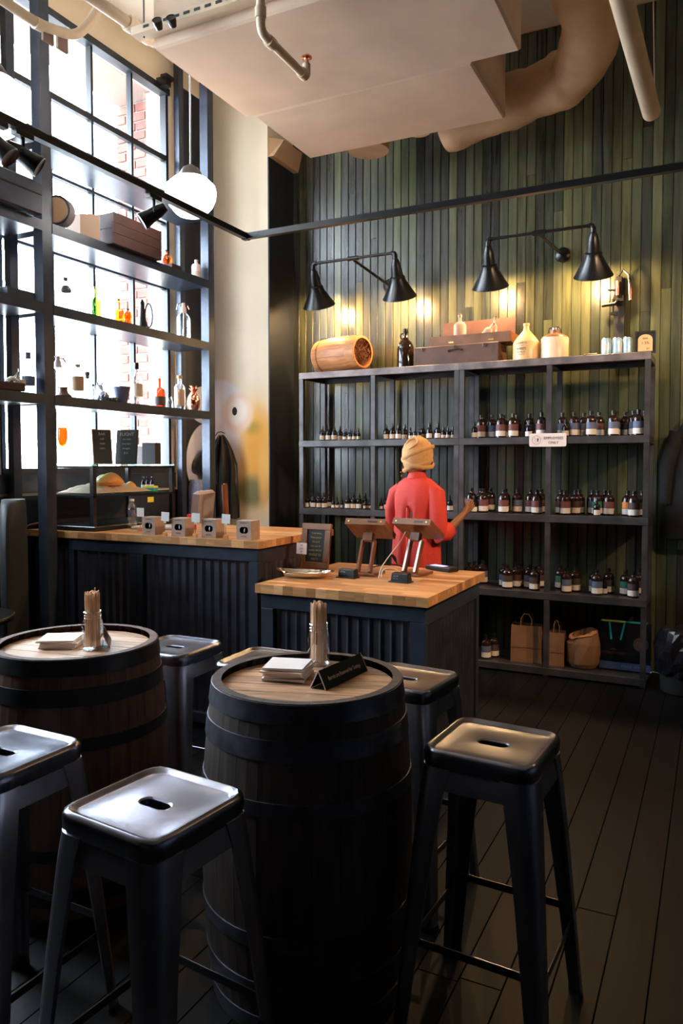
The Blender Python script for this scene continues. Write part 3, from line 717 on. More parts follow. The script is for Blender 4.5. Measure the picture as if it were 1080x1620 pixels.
# ================================================================ HANGING LAMPS, TRACK, WALL LAMPS
def pendant(label, x, y, z, r=.165):
    t = thing('pendant_lamp', label, 'lamp', (x, y, ZC-.001), 0, 'opal glass pendants along the street wall')
    h = z-ZC
    MB().lathe([(.055, 0), (.055, -.012), (.03, -.03), (0, -.03)], 20).build('ceiling_canopy', 'black', t)
    MB().tube([(0,0,-.02), (0,0,h+.17)], .006, 8).build('rod', 'greymetal', t)
    MB().lathe([(.008,h+.2), (.05,h+.175), (.075,h+.135), (.08,h+.11), (.0,h+.11)], 24).build('fitter', 'rack', t)
    MB().lathe([(.07,h+.118), (r*.66,h+.105), (r*.95,h+.06), (r,h+.02), (r*.97,h-.02), (r*.85,h-.065), (r*.62,h-.11), (r*.50,h-.125), (0,h-.128)], 32).build('glass_shade', 'lampwhite', t)
    return t
pendant('glowing opal pendant lamp hanging in front of the shelving\'s far post', -3.09, 4.02, 3.10+.15)
q = at(-14, 165, 'x', -2.95); pendant('glowing opal pendant lamp just cut by the left picture edge', q.x, q.y, q.z)
# track: thin black square rail with an elbow
TZ = 2.9; TX, TY = -2.62, 3.95
tr = thing('track_rail', 'thin black lighting track running over the counters and turning at a right angle', 'lighting track', (TX, TY, TZ))
part(MB().b2((TX-.017, -.6, TZ-.012), (TX+.017, TY+.017, TZ+.022)), 'rail', 'black', tr)
part(MB().b2((TX+.0175, TY-.017, TZ-.012), (1.9, TY+.017, TZ+.022)), 'rail', 'black', tr)
part(MB().b2((TX-.02, TY-.02, TZ-.016), (TX+.02, TY+.02, TZ+.025), ch=.003), 'corner_joint', 'black', tr)
for (x, y) in ((TX, .6), (.8, TY)):
    part(MB().tube([(x, y, TZ+.022), (x, y, ZC if x > -.9 or y < 1 else 3.9)], .003, 6), 'hanger', 'black', tr)
def spot_head(label, y, aim, x=TX, k=1.0):
    t = thing('track_spotlight', label, 'spotlight', (x, y, TZ-.013), 0, 'black spot heads on the lighting track')
    MB().b2((-.016, -.045, -.022), (.016, .045, 0)).build('adapter', 'black', t)
    MB().tube([(0,0,-.02), (0,0,-.075)], .009, 8).build('stem', 'black', t)
    d = Vector(aim).normalized(); rot = d.to_track_quat('Z', 'Y').to_matrix()
    c = Vector((0,0,-.095))
    MB().lathe([(.0, -.075), (.022, -.07), (.032, -.03), (.036, .02), (.045, .065), (.045, .075), (.036, .07)], 20, c, rot).build('spot_body', 'black', t)
    for s in (-1, 1):
        a = rot @ Vector((s*.04, 0, 0)); MB().tube([c+a*.3+Vector((0,0,.028)), c+a+Vector((0,0,.012)), c+a], .005, 6).build('yoke', 'black', t)
    return t
spot_head('black track spotlight hanging in front of the wooden crate', at(243, 315, 'x', TX).y, (-.6, -.5, -.55))
spot_head('black track spotlight at far left aimed down to the right, nearer the post', at(36, 215, 'x', TX).y, (.55, .55, -.5))
spot_head('black track spotlight at far left edge aimed downward to the right', at(4, 192, 'x', TX).y-.03, (.6, .35, -.7))
# warm barn lamps on the green wall
def barn(label, xl, xr, zb, flange, yb=5.45):
    xc = (xl+xr)/2; t = thing('wall_lamp', label, 'lamp', (flange[0], YB, flange[1]), 0, 'twin-shade black barn lamps on the green wall')
    O = Vector((flange[0], YB, flange[1])); L_ = lambda p: Vector(p)-O
    MB().lathe([(.055, 0), (.055, .012), (.035, .03), (.0, .034)], 24, rot=Matrix.Rotation(PI/2, 3, 'X')).build('wall_flange', 'black', t)
    MB().tube([Vector((0,-.02,0)), L_((xc, yb, zb-.01))], .011, 10).build('arm', 'black', t)
    MB().tube([L_((xl+.015, yb, zb)), L_((xr-.015, yb, zb))], .0115, 10).build('cross_bar', 'black', t)
    MB().tube([L_((xc-.045, yb, zb)), L_((xc+.045, yb, zb))], .018, 12).build('tee_fitting', 'black', t)
    for x in (xl, xr):
        MB().tube([L_((x+(.03 if x == xl else -.03), yb, zb)), L_((x+(.008 if x == xl else -.008), yb, zb-.004)), L_((x, yb, zb-.02)), L_((x, yb, zb-.05))], .018, 12).build('elbow', 'black', t)
        top = L_((x, yb, zb-.045)); tilt = Matrix.Rotation(R(27), 3, 'X') @ Matrix.Rotation(R(3), 3, 'Y')
        c = top+tilt @ Vector((0, 0, -.30))
        s = MB().lathe([(.018,.30),(.024,.29),(.033,.265),(.040,.235),(.044,.20),(.046,.17),(.058,.16),(.060,.135),(.129,.010),(.136,0),(.131,.001),(.125,.008),(.049,.133),(.03,.16),(0,.17)], 32, c, tilt, caps=False).build('shade', 'black', t)
        bc = c+tilt @ Vector((0,0,.06))
        MB().lathe([(0,-.035),(.018,-.03),(.027,-.012),(.028,.005),(.018,.03),(.012,.05),(0,.052)], 16, bc, tilt).build('bulb', 'bulb', s)
        light('barn_lamp_light', 'POINT', tuple(O+c+tilt @ Vector((0,0,.008))), 15, (1,.60,.26), size=.03)
    return t
barn('twin black barn lamp on the left, above the small wooden keg', -2.967, -2.247, 3.135, (-2.46, 2.99))
barn('twin black barn lamp on the right, above the stoneware jugs', -1.520, -.785, 3.14, (-1.06, 3.07))
# ================================================================ DUCTWORK AND PIPES
o = MB().b2((-2.9, 3.45, 3.85), (-1.04, 4.38, 4.35), ch=.012).build('air_duct', 'duct'); tag(o, 'nearer flat underside of boxy painted duct hanging from the ceiling', 'duct')
o = MB().b2((-2.84, 4.385, 3.85), (-1.33, 5.17, 4.30), ch=.012).build('air_duct', 'duct'); tag(o, 'farther boxy painted duct behind the first, before the green wall', 'duct')
# slotted support rail along the near edge of the duct
us = thing('strut_channel', 'slotted cream support rail running along the duct\'s near edge', 'support rail', (-2.0, 3.40, 3.93))
part(MB().b2((-2.99, 3.36, 3.91), (-.95, 3.40, 3.915)).b2((-2.99, 3.36, 3.915), (-.95, 3.364, 3.955)).b2((-2.99, 3.436, 3.91), (-.95, 3.44, 3.955)).b2((-2.99, 3.40, 3.91), (-.95, 3.436, 3.915)), 'channel', 'conduit', us)
sl = MB()
for k in range(26): sl.b2((-2.9+k*.07, 3.357, 3.928), (-2.9+k*.07+.038, 3.3595, 3.942))
part(sl, 'slot', 'matblack', us)['kind'] = 'stuff'
for x in (-2.93, -1.6): part(MB().tube([(x, 3.40, 3.90), (x, 3.40, ZC)], .005, 6), 'threaded_rod', 'greymetal', us)
def pipe(name, label, cat, pts, r, m='conduit', n=14, sub=None):
    t = thing(name, label, cat, tuple(Vector(pts[0])))
    part(MB().tube(pts, r, n), 'pipe', m, t)
    for p, d, rr in (sub or []):
        d = Vector(d).normalized(); part(MB().tube([Vector(p)-d*.025, Vector(p)-d*.012, Vector(p)+d*.012, Vector(p)+d*.025], rr, 12), 'coupling', m, t)
    return t
def smooth(pts, r=.1, n=5):
    pts = [Vector(p) for p in pts]; out = [pts[0]]
    for a, b, c in zip(pts, pts[1:], pts[2:]):
        l = min(r, (a-b).length*.45, (c-b).length*.45); p, q = b+(a-b).normalized()*l, b+(c-b).normalized()*l
        for k in range(n+1): u = k/n; out.append(p*(1-u)**2+b*2*u*(1-u)+q*u*u)
    return out+[pts[-1]]
rnd = random.Random(4)
def wrapped(name, label, pts, r, seed=1):
    rnd = random.Random(seed); P = smooth(pts, .3, 8); D = []
    for a, b in zip(P, P[1:]):
        k = max(1, int((b-a).length/.05)); D += [a.lerp(b, i/k) for i in range(k)]
    D.append(P[-1]); o = MB().tube(D, [r*(1+.045*math.sin(i*.8)+rnd.uniform(-.03,.03)) for i in range(len(D))], 28).build(name, 'wrap')
    return tag(o, label, 'duct')
wrapped('flexible_duct', 'thick canvas-wrapped round duct bending beside and behind the boxy ducts', [(-1.85, 5.42, 3.99), (-.90, 5.36, 4.12), (-.72, 4.95, 4.18), (-.84, 4.0, 4.55), (-.95, 3.0, 4.57)], .178)
wrapped('flexible_duct', 'short canvas-wrapped duct end showing below the boxy duct\'s far edge', [(-2.46, 5.42, 3.93), (-2.46, 5.42, ZC-.003)], .16, 3)
wrapped('flexible_duct', 'small wrapped duct stub between the two larger wrapped ducts', [(-2.03, 5.36, 3.98), (-2.03, 5.44, ZC-.003)], .10, 5)
pipe('vent_pipe', 'fat straight cream pipe end slanting down at upper right', 'pipe', [at(1030, 178, 'y', 5.2), at(968, -60, 'y', 3.6)], .054, 'conduit', 24, [(at(1018, 130, 'y', 4.9), (.0, -1, .0), .075)] if False else None)
sp_ = pipe('sprinkler_pipe', 'cream sprinkler pipe dropping and turning beneath the boxy duct', 'pipe', smooth([(-2.03, 3.2, 4.5), (-2.03, 3.2, 3.61), (-2.03, 3.66, 3.60), (-2.03, 3.66, 3.67)], .05, 4), .022, 'conduit', 14, [((-2.03, 3.2, 3.70), (0,0,1), .029), ((-2.03, 3.29, 3.605), (0,1,0), .029), ((-2.03, 3.62, 3.602), (0,1,0), .029)])
part(MB().lathe([(.013,0),(.013,.03),(.03,.034),(.03,.04),(0,.042)], 16, (-2.03, 3.66, 3.67)), 'sprinkler_head', 'copper', sp_)
def P_(x, y, X): return at(x, y, 'x', X)
pts = [P_(-8, -8, -3.4), P_(60, 38, -3.4), P_(118, 58, -3.4), P_(140, 40, -3.4), P_(158, 8, -3.4)]
pipe('conduit_pipe', 'cream conduit curving upward in front of the window head', 'pipe', smooth(pts, .08, 5), .028, 'conduit', 14, [(pts[1], pts[2]-pts[0], .034)])
pts = [P_(130, -14, -3.1), P_(205, 38, -3.1), P_(245, 66, -3.05)]
pipe('conduit_pipe', 'cream pipe running toward the boxy duct\'s near corner', 'pipe', pts, .034, 'conduit', 14, [(pts[1], pts[2]-pts[0], .046), (P_(232, 57, -3.06), pts[2]-pts[0], .045)])
o = MB().tube([at(953, 284, 'y', 5.80), at(947, -20, 'y', 5.80)], .009, 8).build('black_cable', 'black'); tag(o, 'straight black cable running up the green wall at right', 'cable')
o = MB().tube([at(1035, 150, 'y', 5.80), at(1033, -10, 'y', 5.80)], .005, 6).build('thin_cable', 'conduit'); tag(o, 'thin pale cable hanging down behind the fat cream pipe', 'cable')
o = MB().tube(smooth([(-2.72,3.5,4.75),(-2.78,3.45,4.45),(-2.88,3.3,4.5),(-2.95,3.2,4.4)], .1), .003, 6).build('loose_wire', 'conduit'); tag(o, 'thin loose wire drooping above the duct\'s near corner', 'wire')
for k, (px_, py_) in enumerate(((250, 38), (272, 34))):
    q = at(px_, py_, 'y', 3.3); t = thing('emergency_light', ['black flood lamp head above the duct corner, left of the pair', 'black flood lamp head above the duct corner, right of the pair'][k], 'lamp', tuple(q), R(20)); t.scale = (.65,)*3
    MB().lathe([(0,-.04),(.028,-.04),(.038,0),(.042,.035),(.036,.03)], 16, rot=Matrix.Rotation(R(60), 3, 'X')).build('lamp_body', 'black', t); MB().tube([(0,0,.02),(0,.05,.06)], .008, 6).build('bracket', 'black', t)
for k, (px_, py_) in enumerate(((75, 42), (98, 55))):
    q = at(px_, py_, 'x', -3.42); o = MB().box((0,0,-.05), (.015, .075, .085), ch=.004).build('pipe_bracket', 'stucco', loc=tuple(q)); tag(o, ['pinkish bracket plate hanging under the curved conduit, nearer the post', 'pinkish bracket plate hanging under the curved conduit, farther from the post'][k], 'bracket')

# ================================================================ ON TOP OF THE BACK RACK
TOP = RS[0]
def on(px, y, z=TOP): return at(px, 560, 'y', y).x
RXX = Matrix.Rotation(PI/2, 3, 'Y')       # local z -> world x
kg = thing('wooden_keg', 'small orange pine keg lying on its side atop the rack\'s left end', 'keg', (on(540, 5.55), 5.55, TOP+.152), R(-14)); kg.scale = (1.05,)*3
kr = lambda u: .138-.020*u*u
NS = 14; vs = []; fs = []; da = TAU/NS/2*.975
for i in range(9):
    u = -1+i/4; x = u*.215
    for rr in (kr(u), kr(u)-.012):
        for a in (-da, 0, da): vs.append((x, rr*math.cos(a), rr*math.sin(a)))
for i in range(8):
    o_ = i*6; fs += [(o_, o_+1, o_+7, o_+6), (o_+1, o_+2, o_+8, o_+7), (o_+3, o_+9, o_+10, o_+4), (o_+4, o_+10, o_+11, o_+5), (o_, o_+6, o_+9, o_+3), (o_+2, o_+5, o_+11, o_+8)]
for o_ in (0, 48): fs += [(o_, o_+1, o_+4, o_+3), (o_+1, o_+2, o_+5, o_+4)]
me = MB().add(vs, fs).mesh('stave', M['keg'])
for k in range(NS): put('stave', me, kg, rot=(TAU*k/NS, 0, 0))
for u0, u1 in ((-1, -.72), (.62, 1.0)):
    MB().lathe([(kr(u0)+.001, u0*.215), (kr(u0)+.005, u0*.215+.002), (kr(u1)+.005, u1*.215-.002), (kr(u1)+.001, u1*.215)], 32, rot=RXX, caps=False).build('hoop', 'keg', kg)
MB().lathe([(0,-.205),(.105,-.205),(.105,-.195),(0,-.195)], 28, rot=RXX).build('head', 'keg', kg)
ex = MB(); rn = random.Random(2)
for k in range(260):
    a = rn.uniform(0, TAU); r = .105*math.sqrt(rn.random()); p = Vector((.185+rn.uniform(-.01,.018), r*math.cos(a), r*math.sin(a))); d = Vector((rn.uniform(-.3,.3), rn.uniform(-1,1), rn.uniform(-1,1))).normalized()*.02
    ex.tube([p-d, p+Vector((.008,0,0)), p+d], .0022, 3)
ex.lathe([(0,.17),(.11,.17)], 20, rot=RXX, caps=False)
e_ = ex.build('wood_wool', 'excelsior', kg); e_['kind'] = 'stuff'
# growler
gx = on(641, 5.52); t = thing('growler_jug', 'brown glass growler jug with black cap and finger loop beside the keg', 'jug', (gx, 5.52, TOP))
MB().lathe([(.058,0),(.064,.005),(.066,.02),(.066,.155),(.060,.185),(.042,.212),(.024,.228),(.017,.245),(.016,.285)], 28).build('body', 'brownglass', t)
MB().lathe([(.0185,.278),(.0195,.28),(.0195,.31),(0,.312)], 16).build('cap', 'black', t)
MB().tube([(-.018,0,.275),(-.036,0,.272),(-.042,0,.255),(-.034,0,.236),(-.024,0,.232)], .005, 8).build('finger_loop', 'brownglass', t)
# old instrument case, stacked box with open lid and three bottles
cx = on(729, 5.5); t = thing('old_case', 'flat brown metal-handled case lying beneath the open wooden box', 'case', ((on(657,5.46)+on(790,5.46))/2, 5.55, TOP), R(-2))
cw = on(790, 5.46)-on(657, 5.46)
MB().box((0,0,.075), (cw, .22, .145), ch=.006).build('case_body', 'case', t)
MB().tube([(-.05,-.113,.10),(-.045,-.135,.108),(.045,-.135,.112),(.05,-.113,.106)], .006, 8).build('handle', 'rack', t)
for x in (-cw/2+.07, .0, cw/2-.1):
    MB().lathe([(.012,0),(.015,.002),(.015,.004),(.012,.005)], 16, caps=False).build('latch_ring', 'rack', t, loc=(x, -.112, .128), rot=(PI/2, 0, 0)); 
bw = on(812, 5.6)-on(680, 5.5)
ob = thing('open_wooden_box', 'shallow warm wooden box, lid raised, holding clear bottles atop the brown case', 'box', ((on(676,5.48)+on(815,5.55))/2, 5.59, TOP+.1485), R(-2))
bw = on(805, 5.5)-on(676, 5.5)
MB().b2((-bw/2,-.11,0),(bw/2,.10,.010)).build('bottom', 'casewood', ob)
MB().b2((-bw/2,-.11,.0105),(bw/2,-.098,.075)).b2((-bw/2,.088,.0105),(bw/2,.10,.075)).build('long_side', 'casewood', ob)
MB().b2((-bw/2,-.0975,.0105),(-bw/2+.012,.0875,.075)).b2((bw/2-.012,-.0975,.0105),(bw/2,.0875,.075)).build('end_side', 'casewood', ob)
MB().box((0,.112,.13), (bw*.92,.012,.17), Matrix.Rotation(R(-6),3,'X')).build('raised_lid', 'case', ob)
for x in (-bw*.22, bw*.27): MB().b2((x-.02,-.1135,.018),(x+.02,-.1102,.030)).build('brass_hinge', 'brass', ob)
ww = MB(); rn = random.Random(8)
for k in range(240):
    p = Vector((rn.uniform(-bw/2+.04,bw/2-.04), rn.uniform(-.07,.06), rn.uniform(.055,.078))); a = rn.uniform(0,TAU); d = Vector((math.cos(a),math.sin(a),rn.uniform(-.3,.3)))*.022
    ww.tube([p-d, p+Vector((0,0,.005)), p+d], .0018, 3)
o = ww.build('packing_straw', 'keg', loc=tuple(ob.location)); tag(o, 'orange wood-wool packing inside the open wooden box', 'packing', kind='stuff')
oz = TOP+.1485+.048
def oldbottle(label, x, y, z, tilt, rot, h=.165, w=.052, m='glass'):
    t = thing('old_bottle', label, 'bottle', (x, y, z), rot, 'old clear bottles in the open box'); t.rotation_euler = (0, tilt, rot)
    MB().lathe([(w*.9,0),(w,.006),(w,h*.58),(w*.75,h*.68),(w*.28,h*.76),(w*.24,h*.9),(w*.34,h*.92),(w*.34,h)], 20, sy=.6).build('body', m, t)
    MB().lathe([(w*.2,h*.99),(w*.26,h*1.0),(w*.22,h*1.05),(0,h*1.06)], 12).build('stopper', 'case', t)
    return t
M['hazyglass'] = mat('cloudy_old_glass', (.62,.46,.36), .25, trans=.5)
oldbottle('cloudy flat bottle standing upright in the open box', on(727,5.56), 5.56, oz, 0, .2, .19, .048, 'hazyglass')
oldbottle('clear bottle leaning right in the middle of the open box', on(762,5.55), 5.55, oz-.01, R(38), 0, .14, .034, 'hazyglass')
oldbottle('clear bottle slightly leaning at the open box\'s right end', on(777,5.60), 5.60, oz-.01, R(9), 0, .17, .030, 'hazyglass')
# stoneware
t = thing('stoneware_jug', 'cone-shouldered tan stoneware jug with printed WHISKEYS lettering', 'jug', (on(832,5.5), 5.5, TOP))
MB().lathe([(.088,0),(.094,.005),(.095,.02),(.094,.125),(.088,.14),(.062,.175),(.035,.205),(.022,.222),(.019,.25),(.023,.255),(.021,.27),(0,.27)], 36).build('body', 'stoneware', t)
for k, (s, body, z) in enumerate(((.022, 'DICKEL & CO.', .120), (.011, 'DISTILLERS OF', .102), (.026, 'WHISKEYS', .079), (.016, 'LOUISVILLE, KY.', .056), (.012, 'WEST MAIN ST.', .039))):
    if k == 0: body = 'BACKLA & CO.'
    if k == 3: body = 'BOWLING, KY.'
    o = text('printed_line', body, s, 'ink', t, (0,0,z), (0,0,0), .0003, sx=.62)
    for v in o.data.vertices:      # wrap the print round the jug
        a = -PI/2-.18+v.co.x*.62/.0955; v.co = Vector((.0955*math.cos(a)/.62 if False else .0957*math.cos(a), .0957*math.sin(a), v.co.y)) if True else v.co
    o.scale = (1,1,1)
t = thing('stoneware_crock_jug', 'squat white stoneware jug with brown top and wire bail', 'jug', (on(877,5.5), 5.5, TOP))
MB().lathe([(.088,0),(.094,.005),(.095,.02),(.095,.145),(.090,.152)], 36).build('body', 'stonewhite', t)
MB().lathe([(.0935,.149),(.088,.158),(.05,.178),(.034,.183),(.032,.205),(0,.206)], 32, caps=False).build('brown_top', 'stonebrown', t)
MB().tube([(-.045,0,.19),(-.04,0,.222),(.03,0,.226),(.042,0,.205),(.047,0,.175)], .005, 8).build('bail_handle', 'rack', t)
MB().lathe([(.02,.206),(.02,.222),(0,.223)], 14).build('stopper', 'greymetal', t)
# cans, clock-like framed sign, bottle opener
for k, px_ in enumerate((958.5, 975.5, 992)):
    t = thing('drink_can', ['pale blue drink can, left of the three atop the rack', 'pale blue and white drink can in the middle of three', 'pale drink can beside the dark framed sign, right of the three'][k], 'can', (on(px_,5.47+.012*k), 5.47+.012*k, TOP), k*1.3, 'drink cans atop the rack')
    MB().lathe([(.024,0),(.031,.008),(.0325,.02),(.0325,.102),(.027,.116)], 24).build('body', 'can', t)
    MB().lathe([(.0272,.1155),(.0275,.119),(.025,.119),(.024,.116),(0,.116)], 24, caps=False).build('lid', 'alu', t)
    MB().lathe([(.0329,.03),(.0329,.085)], 12, caps=False, a0=-2.2, a1=-1.2).build('white_panel', 'paper', t)
t = thing('framed_sign', 'small dark-framed arched orange plaque at the right end of the rack top', 'sign', (on(1020,5.46), 5.46, TOP), R(4))
MB().b2((-.066,0,0),(.066,.012,.012)).b2((-.066,0,.012),(-.054,.012,.136)).b2((.054,0,.012),(.066,.012,.136)).b2((-.066,0,.136),(.066,.012,.148)).build('frame', 'matblack', t)
MB().b2((-.054,.006,.012),(.054,.010,.136)).build('backing', 'matblack', t)
arch = [(-.046,.014),(.046,.014)]+[(.046*math.cos(a), .09+.036*math.sin(a)) for a in [PI*k/12 for k in range(13)]]
MB().prism(arch, -.0055, -.003, RX90).build('arched_plaque', 'stoneware', t)
text('lettering', 'BAR', .018, 'ink', t, (0,.0026,.098), (PI/2,0,0), .0003); text('lettering', '1.5%', .026, 'ink', t, (0,.0026,.068), (PI/2,0,0), .0003); text('lettering', 'EST', .014, 'ink', t, (.018,.0026,.03), (PI/2,0,0), .0003)
t = thing('pocket_flask', 'low black flask with a shiny end lying left of the cans', 'flask', (on(937,5.5), 5.5, TOP+.014), R(8))
MB().lathe([(0,-.045),(.012,-.043),(.014,.03),(.009,.036),(0,.04)], 14, rot=RXX).build('flask_body', 'black', t); MB().lathe([(0,-.062),(.011,-.06),(.012,-.046),(0,-.045)], 12, rot=RXX).build('shiny_cap', 'alu', t)
# wall-mounted corkscrew on a black board
t = thing('wall_corkscrew', 'cast iron lever corkscrew with copper handles clamped to a black post on the wall', 'corkscrew', (on(977,5.78), 5.78, TOP))
MB().b2((-.037,.03,0),(.037,.068,.60)).build('back_post', 'matblack', t)
MB().b2((-.02,-.02,.40),(.02,.03,.60)).b2((-.035,-.03,.42),(.035,-.015,.46)).build('clamp_body', 'black', t)
MB().tube([(-.11,-.03,.40),(-.02,-.03,.405),(.0,-.03,.43)], .014, 10).build('clamp_screw', 'black', t)
MB().tube([(-.035,-.03,.44),(-.035,-.03,.33)], .008, 8).b2((-.05,-.045,.325),(-.005,-.02,.345)).build('worm_guide', 'black', t)
MB().tube([(0,-.02,.60),(.03,-.03,.64),(.065,-.03,.60),(.072,-.03,.54)], .008, 8).build('lever', 'black', t)
MB().tube([(.072,-.03,.55),(.078,-.03,.50),(.080,-.03,.42)], [.010,.014,.011], 10).build('copper_handle', 'copper', t)
MB().tube([(-.005,-.045,.56),(-.005,-.045,.46)], .011, 10).build('copper_handle', 'copper', t)
MB().tube([(-.02,-.03,.50),(-.075,-.04,.505)], .008, 8).build('side_handle', 'black', t)

# ================================================================ BOTTOM OF THE RACK
BZ4 = RS[4]
def paperbag(label, px, w, d, h, rzv, y, handle=True, m='kraftdark'):
    t = thing('paper_bag', label, 'bag', (at(px,1045,'y',y).x, y, BZ4), rzv)
    vs = []; rn = random.Random(px)
    for z in (0, h*.5, h):
        k = 1 if z < h else .96; s = .018 if 0 < z < h else 0
        vs.append([Vector((-w/2*k,-d/2*k,z)), Vector((0,-d/2*k-.004,z)), Vector((w/2*k,-d/2*k,z)), Vector((w/2*k-s,0,z)), Vector((w/2*k,d/2*k,z)), Vector((0,d/2*k,z)), Vector((-w/2*k,d/2*k,z)), Vector((-w/2*k+s,0,z))])
    n = 8; V = [v for r in vs for v in r]; F = []
    for i in range(2):
        for j in range(n): F.append((i*n+j, i*n+(j+1)%n, (i+1)*n+(j+1)%n, (i+1)*n+j))
    F.append(tuple(range(7,-1,-1))); MB().add(V, F).build('bag_body', m, t)
    MB().b2((-w/2+.004,-d/2-.0055,h*.40),(w/2-.004,-d/2-.0045,h*.41)).build('fold_line', 'case', t)
    if handle:
        for yy in (-d/2+.004, d/2-.004): MB().tube([(-w*.18,yy,h-.02),(-w*.17,yy,h+.05),(-w*.08,yy,h+.085),(w*.08,yy,h+.085),(w*.17,yy,h+.05),(w*.18,yy,h-.02)], .003, 6).build('twisted_handle', m, t)
    return t
paperbag('brown kraft paper bag with twisted handles on the rack\'s bottom tier', 833, .22, .12, .27, R(6), 5.52)
paperbag('narrow brown paper bag standing between post and crumpled bag', 881, .11, .12, .24, R(3), 5.52)
t = thing('crumpled_bag', 'rounded crumpled brown paper bag with a rolled open top', 'bag', (at(922,1050,'y',5.51).x, 5.515, BZ4+.0065))
rn = random.Random(12); rings = []
for z, r in ((0,.085),(.03,.105),(.10,.115),(.17,.112),(.215,.10),(.235,.085),(.245,.065),(.235,.055),(.20,.05)):
    rings.append([Vector(((r+rn.uniform(-.007,.007))*math.cos(a)*1.0, (r+rn.uniform(-.007,.007))*math.sin(a)*.8, z+rn.uniform(-.006,.006)+(.03*math.sin(a*1+1) if z > .2 else 0))) for a in [TAU*k/22 for k in range(22)]])
MB().loft(rings, smooth=False).build('bag_body', 'kraftdark', t); MB().loft([[v*.93+Vector((0,0,.028)) for v in rings[5]], [v*1.0+Vector((0,0,.02)) for v in rings[4]], [v*.95+Vector((0,0,.03)) for v in rings[4]]], caps=False).build('rolled_rim', 'keg', t)
t = thing('display_board', 'glossy black display board with ribbons, a face print and blue band on the bottom tier', 'board', (at(988,1050,'y',5.5).x, 5.52, BZ4), R(0))
MB().b2((-.17,0,0),(.165,.02,.345)).build('panel', 'black', t); MB().b2((-.17,-.003,.012),(.165,0,.062)).build('blue_band', 'bluecover', t)
text('lettering', 'PIERO AMARO', .026, 'greymetal', t, (.06,-.0035,.037), (PI/2,0,0), .0003); text('lettering', "WORLD'S BEST", .026, 'case', t, (-.075,-.0012,.125), (PI/2,0,0), .0003)
MB().prism([(-.02,0),(0,.012),(.02,0)], .0, .0012, RX90).build('printed_peak', 'case', t, loc=(-.08,0,.148))
for x, w, c in ((-.10,.012,'teal'),(-.02,.012,'teal')): MB().box((x,-.002,.28),(w,.002,.12), Matrix.Rotation(R(12 if x > -.05 else -6),3,'Y')).build('ribbon', c, t)
MB().b2((-.16,-.006,.345),(.0,.02,.353)).build('yellow_edge', 'yellow', t); MB().b2((.0,-.006,.345),(.14,.02,.353)).build('teal_edge', 'teal', t)
MB().lathe([(0,0),(.05,0)], 24, rot=RX90, caps=False).build('face_print', 'dkprint', t, loc=(.10,-.0015,.20)); MB().lathe([(.008,0),(.016,0)], 20, rot=RX90, caps=False).build('eye_print', 'case', t, loc=(.085,-.0022,.205))
# bin with liner at far right
q = at(1062, 1095, 'z', 0); t = thing('waste_bin', 'low bin with shiny black liner against the wall at far right', 'bin', (-.17, 5.42, 0))
MB().lathe([(.13,0),(.14,.01),(.15,.2),(0,.2)], 24).build('bin_body', 'matblack', t)
rn = random.Random(3); rings = []
for z, r in ((.12,.155),(.17,.175),(.23,.18),(.30,.185),(.36,.17),(.41,.15),(.42,.13)):
    rings.append([Vector(((r+rn.uniform(-.02,.02))*math.cos(a), (r+rn.uniform(-.02,.02))*math.sin(a), z+rn.uniform(-.015,.015))) for a in [TAU*k/26 for k in range(26)]])
MB().loft(rings, smooth=False).build('bin_liner', 'plasticbag', t)
# hoodie on a wall hook
t = thing('hanging_hoodie', 'black hoodie hanging on the green wall at the right edge', 'jacket', (-.12, 5.84, 1.85))
MB().tube([(0,0,.0),(0,-.05,.0),(0,-.06,.03)], .006, 6).build('wall_hook', 'rack', t)
rings = []
for z, w, d in ((.02,.03,.03),(-.02,.07,.05),(-.10,.12,.06),(-.25,.16,.07),(-.5,.18,.075),(-.72,.20,.08),(-.86,.20,.07),(-.87,.18,.05)):
    rings.append([Vector((w*math.cos(a)*(1+.07*math.sin(5*a+z*6)), -.07+d*.8*math.sin(a)*(1+.12*math.cos(6*a)), z)) for a in [TAU*k/28 for k in range(28)]])
MB().loft(rings).build('garment', 'hoodie', t)
MB().tube([(-.13,-.09,-.12),(-.19,-.10,-.35),(-.2,-.10,-.62)], [.05,.05,.035], 12).build('sleeve', 'hoodie', t)
text('lettering', 'll', .06, 'greymetal', t, (-.06,-.155,-.38), (PI/2,0,0), .0005)
o = MB().b2((-.078,0,0),(.078,.014,.05)).build('ledge_marks', 'matblack') if False else None

# ================================================================ ITEMS ON THE WINDOW SHELVES
XS = -3.725
def sy_(px, x=XS): return at(px, 600, 'x', x).y
def sbot(name, label, px, tier, prof, m, parts_=(), x=XS, n=20, sy=1, rzv=0, cat='bottle'):
    t = thing(name, label, cat, (x, sy_(px, x), SZ[tier]), rzv)
    MB().lathe(prof, n, sy=sy).build('body', m, t)
    for nm, pr, mm in parts_: MB().lathe(pr, n, sy=sy).build(nm, mm, t)
    return t
